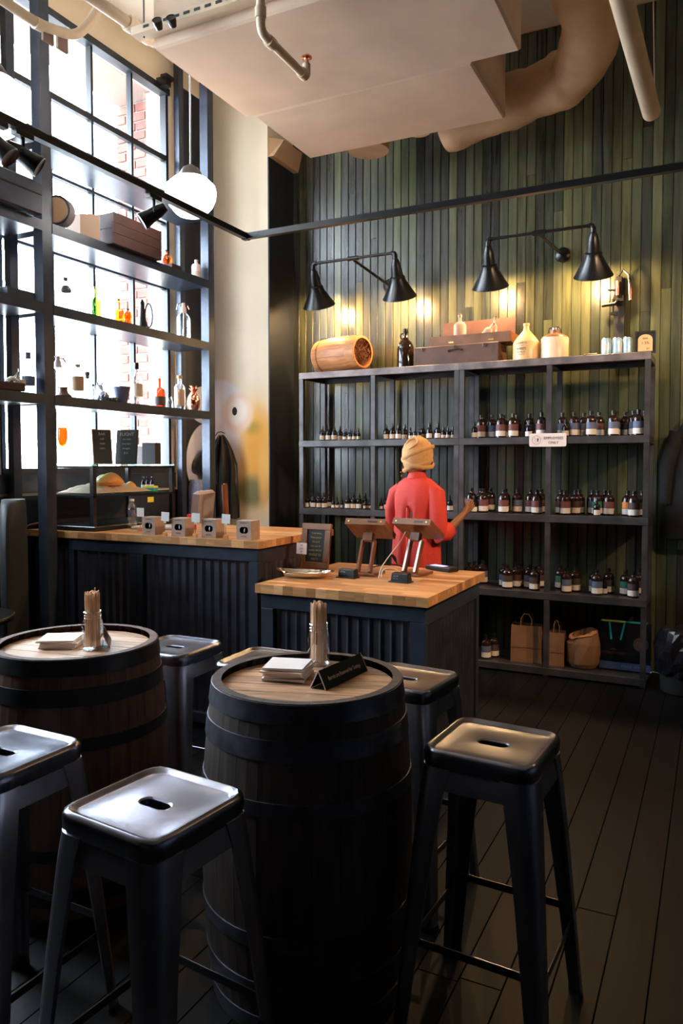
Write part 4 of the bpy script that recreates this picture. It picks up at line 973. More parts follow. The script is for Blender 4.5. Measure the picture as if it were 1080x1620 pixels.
# top shelf (z 2.97)
t = thing('round_tin_clock', 'round tin with peach-coloured face and a top ring on the shelf', 'clock', (XS+.05, sy_(97, XS+.05), SZ[2]+.095), R(20))
MB().lathe([(0,-.04),(.085,-.04),(.092,-.035),(.092,.035),(.085,.04),(0,.04)], 32, rot=RX90).build('tin_case', 'greymetal', t)
MB().lathe([(0,.041),(.074,.041),(.076,.043),(0,.0435)], 32, rot=RX90).build('dial', 'peach', t)
MB().lathe([(.078,.038),(.086,.044),(.090,.038)], 32, rot=RX90, caps=False).build('bezel', 'case', t)
MB().lathe([(.016,-.003),(.022,0),(.016,.003)], 16, rot=RX90, caps=False).build('top_ring', 'greymetal', t, loc=(0,0,.108))
t = thing('pale_box', 'pale stained open metal box between the round tin and wooden crate', 'box', (XS+.02, sy_(135, XS+.02), SZ[2]), R(90))
MB().add([(-.085,-.06,0),(.085,-.06,0),(.085,.06,0),(-.085,.06,0),(-.085,-.06,.125),(.085,-.06,.165),(.085,.06,.165),(-.085,.06,.125)], [(3,2,1,0),(0,1,5,4),(1,2,6,5),(2,3,7,6),(3,0,4,7)]).build('box_body', 'sand', t)
MB().b2((.085,-.06,0),(.089,.06,.17)).build('metal_edge', 'greymetal', t)
y0_, y1_ = sy_(160), sy_(236); t = thing('wooden_crate', 'long dark old wooden crate on the upper window shelf', 'crate', (XS+.0, (y0_+y1_)/2, SZ[2]))
cl = (y1_-y0_)/2
for k in range(3):
    for s in (-.12, .12): MB().b2((s-.006,-cl,.004+k*.068),(s+.006,cl,.004+k*.068+.065)).build('side_board', 'crate', t)
for s in (-1, 1):
    for k in range(2): MB().b2((-.113,s*(cl-.008)-.008,.004+k*.10),(.113,s*(cl-.008)+.008,.004+k*.10+.097)).build('end_board', 'crate', t)
MB().b2((-.125,-cl,-.0),(.125,cl,.0035)).build('bottom', 'crate', t)
text('stencil', 'OLD FARM', .05, 'ink', t, (.1265,0,.11), (PI/2,0,PI/2), .0003)
t = thing('dark_block', 'low dark box under the orange decanter on the upper window shelf', 'box', (XS, sy_(272), SZ[2])); MB().b2((-.055,-.055,0),(.055,.055,.04),ch=.003).build('body', 'crate', t)
t = thing('orange_decanter', 'small round orange glass decanter on the low dark box', 'bottle', (XS, sy_(265), SZ[2]+.0405))
MB().lathe([(.02,0),(.036,.01),(.042,.028),(.038,.048),(.022,.062),(.009,.07),(.009,.085),(.015,.088)], 20).build('body', 'orangeglass', t); MB().lathe([(.008,.088),(.013,.098),(0,.106)], 12).build('stopper', 'case', t)
sbot('white_bottle', 'white ceramic bottle at the far end of the upper window shelf', 312, 2, [(.034,0),(.037,.004),(.037,.105),(.032,.118),(.014,.127),(.014,.15),(.016,.155),(0,.155)], 'signwhite', [('shoulder_band',[(.0375,.02),(.0375,.06)],'cream')])
# middle shelf (z 2.48)
sbot('green_bottle', 'green glass bottle with long neck on the middle window shelf', 153, 1, [(.033,0),(.035,.004),(.035,.10),(.030,.118),(.012,.135),(.011,.19),(.014,.192),(.014,.205)], 'greenglass')
sbot('orange_bottle', 'orange-red square decanter with tall neck, left of the pair', 189, 1, [(.036,0),(.038,.004),(.038,.082),(.03,.094),(.009,.10),(.009,.155),(.011,.158)], 'orangeglass', [('stopper',[(.008,.158),(.012,.162),(0,.172)],'case')])
sbot('orange_bottle', 'shorter orange-red decanter right of the tall-necked one', 203, 1, [(.028,0),(.032,.01),(.024,.035),(.032,.06),(.022,.09),(.01,.095),(.01,.105)], 'orangeglass', [('stopper',[(.01,.105),(.012,.11),(0,.115)],'black')], x=XS+.02)
t = thing('tall_pitcher', 'tall tapering pewter pitcher with long oval loop handle', 'pitcher', (XS, sy_(226), SZ[1]), R(70))
MB().lathe([(.032,0),(.033,.004),(.026,.06),(.020,.12),(.016,.17),(.018,.185)], 18).build('body', 'black', t)
pts = [Vector((.052+.030*math.cos(a), 0, .105+.085*math.sin(a)*(1 if abs(math.sin(a)) < 2 else 1))) for a in [TAU*k/28 for k in range(29)]]
MB().tube(pts, .006, 8, caps=False).build('loop_handle', 'black', t)
MB().lathe([(.02,.186),(.012,.196),(.006,.21),(0,.214)], 12).build('lid', 'black', t)
def siphon(label, px, tier, x=None):
    x = x or XS; t = thing('soda_siphon', label, 'bottle', (x, sy_(px, x), SZ[tier]), R(60))
    MB().lathe([(.048,0),(.053,.005),(.053,.15),(.046,.175),(.024,.198),(.02,.205)], 24).build('body', 'glass', t)
    MB().tube([(0,0,.01),(0,0,.21)], .004, 6).build('inner_tube', 'paper', t)
    MB().lathe([(.022,.203),(.024,.206),(.021,.24),(.014,.25),(.014,.275),(0,.278)], 16).build('valve_head', 'signwhite', t)
    MB().tube([(0,0,.262),(.035,0,.262),(.05,0,.235)], .006, 8).build('spout', 'copper', t); MB().tube([(-.01,0,.275),(-.045,0,.262),(-.055,0,.22)], .005, 8).build('trigger', 'greymetal', t)
siphon('clear glass soda siphon at the far end of the middle window shelf', 291, 1)
sbot('clear_bottle', 'clear glass bottle with dark stopper and small dark tag, middle shelf near post', 106, 1, [(.030,0),(.033,.004),(.033,.13),(.02,.155),(.010,.165),(.010,.19)], 'glass', [('stopper',[(.010,.19),(.014,.195),(.014,.21),(0,.21)],'rack'), ('neck_tag',[(.0215,.156),(.0345,.12),(.0345,.135),(.021,.158)],'rack')])
# left bay of middle shelf: white tray box
t = thing('white_tray_box', 'pale blue-white open tray with a dark lid on the left bay of the middle shelf', 'tray', (-3.86, 3.12, SZ[1]), R(90))
MB().b2((-.22,-.10,0),(.17,-.094,.06)).b2((-.22,.094,0),(.17,.1,.06)).b2((-.22,-.094,0),(-.214,.094,.06)).b2((.164,-.094,0),(.17,.094,.06)).b2((-.214,-.094,0),(.164,.094,.006)).build('tray', 'white', t)
t = thing('dark_tray_box', 'dark low box between the pale tray and the near post', 'box', (-3.705, 3.08, SZ[1]), R(90)); MB().b2((-.0,-.02,0),(.20,.04,.055),ch=.004).build('body', 'steel', t)
for k, (px_, py_) in enumerate(((54, 457), (62, 475))):
    q = at(px_, py_, 'x', PF+.006); 
t = thing('storage_case', 'bulky dark storage case on the upper left shelf at the picture edge', 'trunk', (XS, sy_(22), SZ[2]), R(90))
MB().box((-.12,0,.10),(.46,.26,.195),ch=.01).build('trunk_body', 'steel', t); MB().b2((-.35,-.135,.12),(.11,.135,.128)).build('lid_seam', 'black', t)
# lower shelf (z 1.93)
t = thing('boot_tray', 'brown shallow wooden tray holding pale pieces at left end of the lower shelf', 'tray', (XS+.03, sy_(8, XS+.03), SZ[0]), R(90))
MB().b2((-.2,-.06,.002),(.09,.045,.05),ch=.005).build('tray_body', 'crate', t)
o = MB().tube(smooth([(XS+.03, sy_(5), SZ[0]+.058),(XS+.02, sy_(15), SZ[0]+.085),(XS+.04, sy_(22), SZ[0]+.058),(XS+.02, sy_(30), SZ[0]+.062)], .05), .012, 8).build('white_bone_piece', 'white'); tag(o, 'curled white cord lying in the shallow wooden tray', 'cord')
GB = [(.034,0),(.037,.004),(.037,.13),(.030,.155),(.013,.175),(.012,.215)]
sbot('clear_bottle', 'clear bottle with blue-grey cap and dark square label, left bay of lower shelf', 45, 0, GB, 'glass', [('cap',[(.013,.21),(.015,.212),(.015,.25),(0,.25)],'blue'), ('label',[(.0375,.05),(.0375,.105)],'blue')])
sbot('clear_bottle', 'clear bottle with small pale label beside the blue-capped bottle', 31, 0, [(.03,0),(.033,.004),(.033,.09),(.02,.11),(.01,.12),(.01,.14)], 'glass', [('label',[(.0335,.04),(.0335,.075)],'cream')], x=XS+.02)
siphon('clear glass soda siphon with dark fittings right behind the near post, lower shelf', 92, 0, -3.83)
t = thing('brown_stand', 'small brown curved wooden stand at the foot of the lower shelf siphon', 'stand', (-3.722, sy_(100, -3.722), SZ[0])); MB().lathe([(.05,0),(.05,.012),(.03,.03),(.024,.05),(.028,.065),(0,.065)], 20).build('body', 'case', t)
sbot('clear_bottle', 'clear square bottle with tan paper label and cork, lower window shelf', 123, 0, [(.036,0),(.038,.004),(.038,.14),(.03,.155),(.013,.165),(.013,.205)], 'glass', [('label',[(.0388,.055),(.0388,.145)],'tanlabel'), ('cork',[(.013,.205),(.017,.207),(.017,.225),(0,.225)],'cork')])
sbot('clear_bottle', 'small clear bottle with dark ball stopper, lower window shelf', 138, 0, [(.030,0),(.032,.004),(.032,.09),(.02,.11),(.009,.12),(.009,.14)], 'glass', [('stopper',[(.009,.14),(.018,.148),(.012,.16),(.017,.165),(.017,.185),(0,.186)],'rack')])
sbot('small_clear_bottle', 'tiny clear vial with dark cap beside the ball-stopper bottle', 147, 0, [(.014,0),(.016,.004),(.016,.07),(.008,.08),(.008,.09)], 'glass', [('cap',[(.009,.09),(.010,.10),(0,.10)],'rack')], x=XS+.045)
# grey dog figurine
t = thing('dog_figurine', 'small grey sitting dog figurine on the lower window shelf', 'figurine', (XS-.01, sy_(161, XS-.01), SZ[0]), R(150))
fg = MB()
rings = []
for c, r in (((-.055,0,.028),.020),((-.04,0,.035),.034),((0,0,.045),.030),((.03,0,.062),.028),((.045,0,.085),.022),((.055,0,.10),.023),((.075,0,.105),.019),((.095,0,.098),.012),((.10,0,.097),.006)): rings.append((c, r))
fg.tube([c for c, r in rings], [r for c, r in rings], 14)
fg.build('body', 'greymetal', t)
for s in (-1, 1):
    MB().tube([(.03,s*.015,.06),(.038,s*.017,.03),(.042,s*.017,.004),(.055,s*.017,.004)], [.012,.009,.008,.006], 8).build('leg', 'greymetal', t)
    MB().tube([(-.035,s*.022,.04),(-.015,s*.03,.014),(-.0,s*.03,.006)], [.018,.013,.008], 8).build('leg', 'greymetal', t)
    MB().tube([(.055,s*.014,.118),(.05,s*.018,.135),(.046,s*.017,.128)], [.008,.006,.002], 6).build('ear', 'greymetal', t)
MB().tube([(-.055,0,.03),(-.08,0,.035),(-.09,0,.055)], [.007,.005,.003], 6).build('tail', 'greymetal', t)
t = thing('mortar_bowl', 'dark blue-grey tapering cup on the lower window shelf', 'cup', (XS+.03, sy_(192, XS+.03), SZ[0])); MB().lathe([(.036,0),(.038,.004),(.058,.105),(.060,.11),(.056,.11),(.036,.01),(0,.008)], 28).build('body', 'blue', t)
t = thing('low_dark_dish', 'low dark dish between the dog figurine and the dark cup', 'dish', (XS+.015, sy_(178, XS+.015), SZ[0])); MB().lathe([(.03,0),(.038,.012),(.034,.03),(.0,.04)], 20).build('body', 'rack', t)
sbot('clear_bottle', 'tall clear bottle with black cap and cream label before the brick reveal', 216, 0, [(.038,0),(.042,.005),(.042,.165),(.034,.19),(.014,.215),(.013,.26)], 'glass', [('cap',[(.014,.255),(.016,.258),(.016,.30),(0,.30)],'black'), ('label',[(.0425,.06),(.0425,.15)],'cream')])
sbot('amber_bottle', 'amber-red glass bottle with long neck and dark label, lower window shelf', 252, 0, [(.040,0),(.043,.005),(.043,.115),(.035,.135),(.013,.15),(.012,.215),(.014,.218)], 'amberglass', [('label',[(.0437,.02),(.0437,.08)],'dkprint')])
t = thing('glass_creamer', 'small clear glass creamer with looped handle beside the amber bottle', 'jug', (XS+.03, sy_(268, XS+.03), SZ[0]), R(-60))
MB().lathe([(.022,0),(.026,.01),(.022,.05),(.014,.07),(.017,.085)], 18).build('body', 'glass', t); MB().tube([(.022,0,.06),(.045,0,.055),(.045,0,.03),(.024,0,.018)], .004, 8).build('handle', 'glass', t)
sbot('corked_bottle', 'corked bottle with whiskey-coloured contents at the lower shelf\'s far end', 284, 0, [(.038,0),(.041,.004),(.041,.17),(.030,.19),(.015,.20),(.015,.235)], 'glass', [('contents',[(.0,.03),(.0385,.03),(.0385,.155),(0,.155)],'tanlabel'), ('cork',[(.016,.236),(.021,.24),(.021,.262),(0,.263)],'cork')])
# copper pineapple
t = thing('copper_pineapple', 'shiny copper pineapple cup with spiky leaf crown on lower shelf end', 'cup', (XS+.01, sy_(306, XS+.01), SZ[0]))
MB().lathe([(.030,0),(.032,.004),(.044,.03),(.050,.06),(.049,.09),(.041,.115),(.030,.128),(.026,.132)], 28).build('body', 'copper', t)
MB().lathe([(.0505,.082),(.052,.085),(.0505,.088)], 28, caps=False).build('seam', 'copper', t); MB().lathe([(.028,.130),(.026,.138),(.0,.142)], 20).build('lid', 'copper', t)
for k in range(14):
    a = TAU*k/7+(.45 if k >= 7 else 0); l, up = (.05, .045) if k < 7 else (.028, .065)
    d = Vector((math.cos(a), math.sin(a), 0)); s = Vector((-math.sin(a), math.cos(a), 0)); b0 = Vector((0,0,.138))+d*.008
    m1 = b0+d*l*.5+Vector((0,0,up*.75)); m2 = b0+d*l+Vector((0,0,up*.8 if k < 7 else up))
    MB().add([b0-s*.007, b0+s*.007, m1+s*.009, m1-s*.009, m2, b0+Vector((0,0,-.002))+d*.002, m1-Vector((0,0,.003))], [(0,1,2,3),(3,2,4),(1,0,5),(0,3,6,5),(5,6,2,1),(3,4,6),(6,4,2)]).build('leaf', 'copper', t)
# ================================================================ GLASS DISPLAY CASE
CT = C1[4]                                   # worktop height
dx0, dx1, dy0, dy1 = -3.86, -3.43, 3.47, 4.25
H1 = .42; H0 = .235
dc = thing('display_case', 'black-framed two-tier glass display case on the tall bar counter', 'display case', ((dx0+dx1)/2, (dy0+dy1)/2, CT))
for x in (dx0, dx1-.028):
    for y in (dy0, dy1-.028): part(MB().b2((x, y, CT+.03), (x+.028, y+.028, CT+H1-.028)), 'corner_post', 'black', dc)
for z in (CT+H1-.014, CT+H0-.012):
    for x in (dx0, dx1-.028): part(MB().b2((x, dy0, z-.014), (x+.028, dy1, z)), 'rail', 'black', dc)
    for y in (dy0, dy1-.028): part(MB().b2((dx0+.0285, y, z-.014), (dx1-.0285, y+.028, z)), 'rail', 'black', dc)
    part(MB().b2((dx0+.003, dy0+.003, z+.001), (dx1-.003, dy1-.003, z+.009)), 'glass_shelf', 'edgeglass', dc)
part(MB().b2((dx0-.01, dy0-.01, CT), (dx1+.02, dy1+.01, CT+.03), ch=.004), 'base_board', 'black', dc)
part(MB().b2((dx0+.003, dy0+.04, CT+.031), (dx0+.009, dy1-.04, CT+H0-.03)), 'rear_panel', 'matblack', dc)
ZT, ZM = CT+H1-.004, CT+H0-.002
def dy(px, x): return at(px, 735, 'x', x).y
# stemmed orange goblet
x = -3.76; t = thing('orange_goblet', 'stemmed goblet with bright orange bowl on top of the glass case', 'glass', (x, max(dy(99, x), dy0+.04), ZT))
MB().lathe([(.036,0),(.036,.003),(.006,.008),(.005,.10),(.010,.112)], 24).build('stem', 'glass', t)
MB().lathe([(.010,.112),(.024,.13),(.034,.165),(.034,.20),(.030,.235),(.028,.235),(.032,.20),(.032,.165),(.022,.132),(0,.118)], 24, caps=False).build('bowl', 'orangeglass', t)
# two small chalk menus
def menu(name, label, x, y, z, w, h, rzv, lines, m='chalk', fr='crate'):
    t = thing(name, label, 'sign', (x, y, z), rzv)
    T = Matrix.Rotation(R(-8), 3, 'X')
    MB().box(T @ Vector((0,0,h/2)), (w, .012, h), T, ch=.002).build('frame', fr, t)
    MB().box(T @ Vector((0,-.0068,h/2)), (w-.014, .002, h-.014), T).build('board', m, t)
    for k, (b, s) in enumerate(lines):
        p = T @ Vector((0, -.0082, h*.86-k*h*.135)); text('chalk_line', b, s, 'chalkink', t, tuple(p), (PI/2-R(8), 0, 0), .0002)
    MB().tube([(0,.012,h*.6),(0,.07,.003)], .004, 6).build('easel_leg', fr, t)
    return t
x = -3.56; menu('chalk_menu', 'larger chalkboard menu reading FLIGHT on top of the glass case', x, dy(199, x), ZT, .155, .235, R(14), [('FLIGHT', .032), ('rye neat', .018), ('bourbon', .018), ('straight', .018), ('$12', .02)], fr='matblack')
x = -3.66; menu('chalk_menu', 'narrower angled chalkboard menu left of the FLIGHT board', x, dy(163, x), ZT, .13, .235, R(62), [('BAR', .025), ('oak', .02), ('malt', .02), ('corn', .02)], fr='walnut')
x = -3.54; t = thing('pen_box', 'two-tone black and pale box holding scissors and pens on the glass case', 'box', (x, dy(240, x), ZT), R(10))
MB().b2((-.05,-.04,0),(.05,-.035,.15)).b2((-.05,.035,0),(.05,.04,.15)).b2((-.05,-.035,0),(-.045,.035,.15)).b2((.045,-.035,0),(.05,.035,.15)).b2((-.045,-.035,0),(.045,.035,.004)).build('holder', 'matblack', t)
MB().b2((-.095,-.04,0),(-.051,.04,.125),ch=.003).build('pale_side', 'greycloth', t)
for s in (-1, 1):
    MB().lathe([(.010,-.002),(.014,0),(.010,.002)], 16, rot=RX90, caps=False).build('scissor_ring', 'greymetal', t, loc=(s*.014,.0,.195))
MB().tube([(-.014,0,.182),(.006,0,.10)], .003, 6).tube([(.014,0,.182),(-.006,0,.10)], .003, 6).build('scissor_blade', 'greymetal', t)
MB().tube([(.025,.01,.02),(.033,.015,.19)], .004, 6).build('pen', 'white', t)
# middle shelf contents
rn = random.Random(5); sd = MB()
yc = (dy(95,-3.6)+dy(150,-3.6))/2
N = 22; vs = []; fs = []
for j in range(N):
    for i in range(12):
        u, v = i/11*2-1, j/(N-1)*2-1; rr = max(0, 1-u*u)**.5*max(0, 1-v*v)**.5
        vs.append((-3.64+u*.17, 3.80+v*.26, ZM+.001+.055*rr*(1+rn.uniform(-.25,.25))))
for j in range(N-1):
    for i in range(11): a = j*12+i; fs.append((a, a+1, a+13, a+12))
o = sd.add(vs, fs, False).build('shredded_paper', 'sand'); tag(o, 'heap of pale shredded paper inside the glass case', 'packing', kind='stuff')
def lump(name, label, cat, x, px, z, rx, ry, h, m, seed):
    rn = random.Random(seed); rings = []
    for z_, k in ((0,.85),(.25,1),(.55,.8),(.8,.5),(.95,.25),(1,.05)):
        rings.append([Vector(((k*rx)*(1+rn.uniform(-.15,.15))*math.cos(a)+(.3*rx*z_), k*ry*(1+rn.uniform(-.15,.15))*math.sin(a), z_*h)) for a in [TAU*q/16 for q in range(16)]])
    o = MB().loft(rings).build(name, m, loc=(x, dy(px, x), z)); return tag(o, label, cat)
lump('leather_piece', 'large folded tan leather hide piece peaking over the shredded paper', 'leather', -3.56, 172, ZM+.045, .07, .11, .085, 'orangecloth', 1)
lump('leather_piece', 'bright orange cloth behind the tan hide in the glass case', 'cloth', -3.74, 160, ZM+.03, .05, .09, .085, 'orangecloth', 2)
lump('leather_piece', 'smaller tan hide scrap nearest the three vials', 'leather', -3.55, 203, ZM+.008, .05, .05, .06, 'orangecloth', 3)
for k, px_ in enumerate((226, 233, 240)):
    x = -3.62; t = thing('sample_vial', ['left of three little dark vials inside the glass case', 'middle one of three little dark vials in the glass case', 'right of three little dark vials inside the glass case'][k], 'bottle', (x, dy(px_, x), ZM), 0, 'vials in the glass case')
    MB().lathe([(.012,0),(.0135,.003),(.0135,.055),(.006,.066),(.006,.075)], 14).build('body', 'darkglass', t); MB().lathe([(.007,.075),(.008,.09),(0,.096)], 10).build('cap', 'black', t); MB().lathe([(.0139,.012),(.0139,.04)], 12, caps=False).build('label', 'paper', t)
x = -3.5; t = thing('card_block', 'yellow and teal block of cards in front of the three vials', 'cards', (x, dy(239, x), ZM), R(12)); MB().b2((-.035,-.03,0),(.035,.03,.02)).build('lower_cards', 'teal', t); MB().b2((-.035,-.03,.0205),(.035,.03,.034)).build('upper_cards', 'yellow', t)
o = MB().b2((-.03,0,0),(.03,.003,.035)).build('yellow_note', 'yellow', loc=(dx1+.001, at(238,770,'x',dx1).y, CT+H0-.075), rot=(0,0,R(90))); tag(o, 'small yellow note stuck below the case\'s lower shelf', 'note')
# ================================================================ ON THE TALL COUNTER
def ct(px, py, z=CT): return at(px, py, 'z', z)
q = ct(207, 836); t = thing('water_bottle', 'small clear plastic water bottle with white cap on the tall counter', 'bottle', (q.x+.02, q.y-.01, CT))
MB().lathe([(.027,0),(.031,.004),(.029,.02),(.031,.03),(.029,.042),(.031,.052),(.029,.065),(.028,.08),(.031,.095),(.031,.12),(.028,.14),(.018,.162),(.0125,.172),(.0125,.178)], 24).build('body', 'glass', t)
MB().lathe([(.0145,.178),(.0145,.192),(0,.193)], 18).build('cap', 'white', t); MB().lathe([(.0315,.097),(.0315,.122)], 24, caps=False, a0=-2.2, a1=-.2).build('label', 'blue', t)
bxs = [(235, 846), (282, 849), (330, 851), (385.5, 854)]; nm = ['leftmost', 'second from left', 'third from left', 'rightmost']
for k, (px_, py_) in enumerate(bxs):
    q = ct(px_, py_); yb = 3.50
    t = thing('kraft_box', f'kraft gift box with oval window, {nm[k]} of four on the tall counter', 'box', (at(px_, 850, 'y', 3.46).x, 3.46, CT), R(0), 'kraft boxes of tiny bottles on the tall counter')
    w, h, d = .098, .105, .085
    oval = rrect(.056, .036, .016, 5)
    # front panel with a real opening
    oo = []
    for (x, z) in oval:
        a = math.atan2(z, x); c, s = math.cos(a), math.sin(a); kx = min((w/2)/abs(c) if abs(c) > 1e-6 else 9, (h/2)/abs(s) if abs(s) > 1e-6 else 9); oo.append((c*kx, s*kx))
    n = len(oval); vs = [(x, 0, z+h/2) for x, z in oo]+[(x, 0, z+h/2) for x, z in oval]+[(x, .003, z+h/2) for x, z in oval]
    # insert corners by snapping the nearest outer points
    for cx_, cz_ in ((w/2,h/2),(-w/2,h/2),(-w/2,-h/2),(w/2,-h/2)):
        i = min(range(n), key=lambda i: (oo[i][0]-cx_)**2+(oo[i][1]-cz_)**2); vs[i] = (cx_, 0, cz_+h/2)
    MB().add(vs, [(i, (i+1)%n, n+(i+1)%n, n+i) for i in range(n)]+[(n+i, n+(i+1)%n, 2*n+(i+1)%n, 2*n+i) for i in range(n)]).build('front_panel', 'kraft', t)
    MB().b2((-w/2,.001,0),(-w/2+.002,d,h)).b2((w/2-.002,.001,0),(w/2,d,h)).b2((-w/2+.002,d-.002,0),(w/2-.002,d,h)).b2((-w/2+.002,.001,0),(w/2-.002,d-.002,.002)).b2((-w/2+.002,.001,h-.002),(w/2-.002,d-.002,h)).build('box_shell', 'kraft', t)
    for j in range(3):
        b_ = MB().lathe([(.013,.003),(.014,.006),(.014,.055),(.007,.066),(.007,.085)], 12, (-.028+.028*j,.022,0)).build('tiny_bottle', 'darkglass', t)
        MB().lathe([(.0142,.012),(.0142,.034)], 10, (-.028+.028*j,.022,0), caps=False, a0=-2.6, a1=-.6).build('label', 'paper', b_)
    text('print', 'BOURBON', .010, 'ink', t, (0,-.0008,.092), (PI/2,0,0), .0002); text('print', 'BITTERS', .010, 'ink', t, (0,-.0008,.018), (PI/2,0,0), .0002)
for k, (px_, cy_) in enumerate(((261, 1), (309, 1), (357, 1))):
    xx = at(px_, 850, 'y', 3.44).x; t = thing('card_holder', f'small white price card on a wooden block, {["left", "middle", "right"][k]} of three between kraft boxes', 'card holder', (xx, 3.44, CT), R(6), 'price cards between the kraft boxes')
    MB().b2((-.011,-.011,0),(.011,.011,.024),ch=.002).build('wooden_block', 'butcher', t); MB().tube([(0,0,.02),(0,0,.085)], .0015, 6).build('wire', 'rack', t)
    MB().box((.002,0,.113), (.052,.0015,.052), Matrix.Rotation(R(3),3,'Y')).build('card', 'white', t)
    MB().b2((-.006,-.002,.075),(-.001,.002,.09)).b2((.002,-.002,.075),(.007,.002,.09)).build('clip', 'white', t)
xx = at(212, 800, 'y', 3.60).x
t = thing('card_holder', 'white card standing directly behind the water bottle', 'card holder', (at(222,820,'y',3.62).x, 3.62, CT)); MB().b2((-.011,-.011,0),(.011,.011,.024),ch=.002).build('wooden_block', 'butcher', t); MB().tube([(0,0,.02),(0,0,.09)], .0015, 6).build('wire', 'rack', t); MB().box((0,0,.118), (.056,.0015,.055)).build('card', 'white', t)
# closed laptop & papers
q = ct(205, 822); t = thing('folded_papers', 'white folder of papers lying behind the water bottle', 'papers', (-3.22, 3.85, CT), R(15)); MB().b2((-.16,-.11,0),(.16,.11,.008)).build('folder', 'greymetal', t); MB().b2((-.155,-.105,.0085),(.155,.105,.018)).build('paper_sheets', 'white', t)
q = ct(274, 826); t = thing('red_tape_roll', 'red tub standing behind the kraft boxes', 'tub', (-2.98, 3.86, CT)); MB().lathe([(.025,0),(.028,.003),(.03,.09)], 20).build('tub_body', 'red', t); MB().lathe([(.031,.088),(.031,.098),(0,.10)], 20).build('lid', 'red', t)
# high-backed grey chair, bubble-wrapped roll, jackets behind the counter
t = thing('grey_chair', 'mauve-grey slanted chair back standing behind the glass case', 'chair', (-3.52, 4.62, 0), R(-70))
MB().box((0,.03,1.0), (.42,.05,.62), Matrix.Rotation(R(-6),3,'X'), ch=.02).build('backrest', 'greycloth', t); MB().box((0,-.2,.66), (.42,.42,.06), ch=.015).build('seat', 'greycloth', t)
for s in (-1, 1):
    for y in (-.37, -.02): MB().b2((s*.18-.015,y-.015,0),(s*.18+.015,y+.015,.63)).build('leg', 'matblack', t)
t = thing('bubble_wrap_roll', 'grey bubble-wrapped bundle standing in the corner below the painted bird', 'bundle', (-3.90, 5.125, 0)); t.scale = (.7,.6,1)
rn = random.Random(9); MB().loft([[Vector(((r+rn.uniform(-.01,.01))*math.cos(a), (r+rn.uniform(-.01,.01))*math.sin(a), z)) for a in [TAU*k/20 for k in range(20)]] for z, r in ((0,.12),(.3,.125),(.7,.12),(1.0,.12),(1.3,.115),(1.38,.08))]).build('wrap', 'bubble', t)
def jacket(label, x, y, ztop, zbot, w, seed, m='leather'):
    t = thing('hanging_jacket', label, 'jacket', (x, y, ztop))
    MB().tube([(-.05,0,.0),(-.03,0,.03),(0,0,.035),(.03,0,.02)], .004, 6).build('hanger_loop', 'rack', t)
    rings = []; H = ztop-zbot
    for u, k, d in ((0,.15,.025),(.06,.35,.05),(.18,.62,.065),(.35,.85,.07),(.6,.92,.07),(.85,1,.07),(1,1.02,.065)):
        rings.append([Vector((w*k*math.cos(a)*(1+.06*math.sin(7*a+seed+u*3)), d*math.sin(a)*(1+.45*math.sin(9*a+seed+u*2)), -u*H+.01*math.sin(5*a) if u < 1 else -H+.02*math.sin(4*a+seed))) for a in [TAU*q/40 for q in range(40)]])
    MB().loft(rings).build('garment', m, t); return t
q = at(335, 690, 'y', 5.12)
j = jacket('black coated jacket hanging from the shelving\'s far post', -3.79, 5.32, 1.75, 1.06, .15, 1); j.rotation_euler.z = R(30)
t_ = thing('sleeve_flap', 'x', 'x', (0,0,0)); bpy.data.objects.remove(t_)
MB().tube([(-.11,.0,-.13),(-.19,-.0,-.24),(-.205,0,-.30)], [.05,.055,.045], 12).build('sleeve', 'leather', j)
t = thing('wooden_chair', 'dark wooden chair back post and cushion behind the rightmost kraft boxes', 'chair', (-3.12, 4.76, 0), R(123))
for s in (-1, 1):
    MB().tube([(s*.17,.17,0),(s*.17,.17,.7),(s*.175,.20,1.36)], .016, 8).build('back_post', 'walnut', t); MB().tube([(s*.17,-.17,0),(s*.17,-.17,.7)], .015, 8).build('leg', 'walnut', t)
MB().b2((-.19,-.19,.70),(.19,.19,.73),ch=.005).build('seat', 'walnut', t)
for z in (1.0, 1.18, 1.33): MB().b2((-.17,.17+.03*(z-.7)/.6,z-.02),(.17,.185+.03*(z-.7)/.6,z+.02)).build('back_slat', 'walnut', t)
# ================================================================ ON THE REGISTER COUNTER
Z2 = .90
def c2p(px, py): return at(px, py, 'z', Z2)
q = c2p(478, 914); t = thing('oval_tray', 'shallow polished oval metal tray near the left end of the register counter', 'tray', (q.x, q.y+.03, Z2), R(8))
rings = []
for r, z in ((.62,.0),(.72,.003),(.88,.012),(1.0,.026),(1.0,.029),(.88,.016),(.70,.006)):
    rings.append([Vector((.165*r*math.cos(a), .085*r*math.sin(a), z+.012*abs(math.cos(a))**3*(r > .85))) for a in [TAU*k/40 for k in range(40)]])
MB().loft(rings).build('tray_body', 'tray', t)
q = c2p(491, 904); cb = thing('framed_chalkboard', 'wood-framed chalkboard menu leaning upright behind the polished tray', 'sign', (q.x+.02, q.y+.0, Z2), R(-2))
T = Matrix.Rotation(R(-10), 3, 'X'); W, HH = .185, .255; o0 = Vector((0,0,.018))
for nm_, c, d in (('frame_rail',(0,0,.018),(W,.018,.036)),('frame_rail',(0,0,HH-.018),(W,.018,.036)),('frame_stile',(-W/2+.017,0,HH/2),(.034,.018,HH-.0725)),('frame_stile',(W/2-.017,0,HH/2),(.034,.018,HH-.0725))):
    MB().box(o0+T @ Vector(c), d, T, ch=.002).build(nm_, 'casewood', cb)
MB().box(o0+T @ Vector((0,.002,HH/2)), (W-.069,.006,HH-.073), T).build('slate', 'chalk', cb)
M['chalkgold'] = mat('yellow_chalk', (.42,.36,.16), .9)
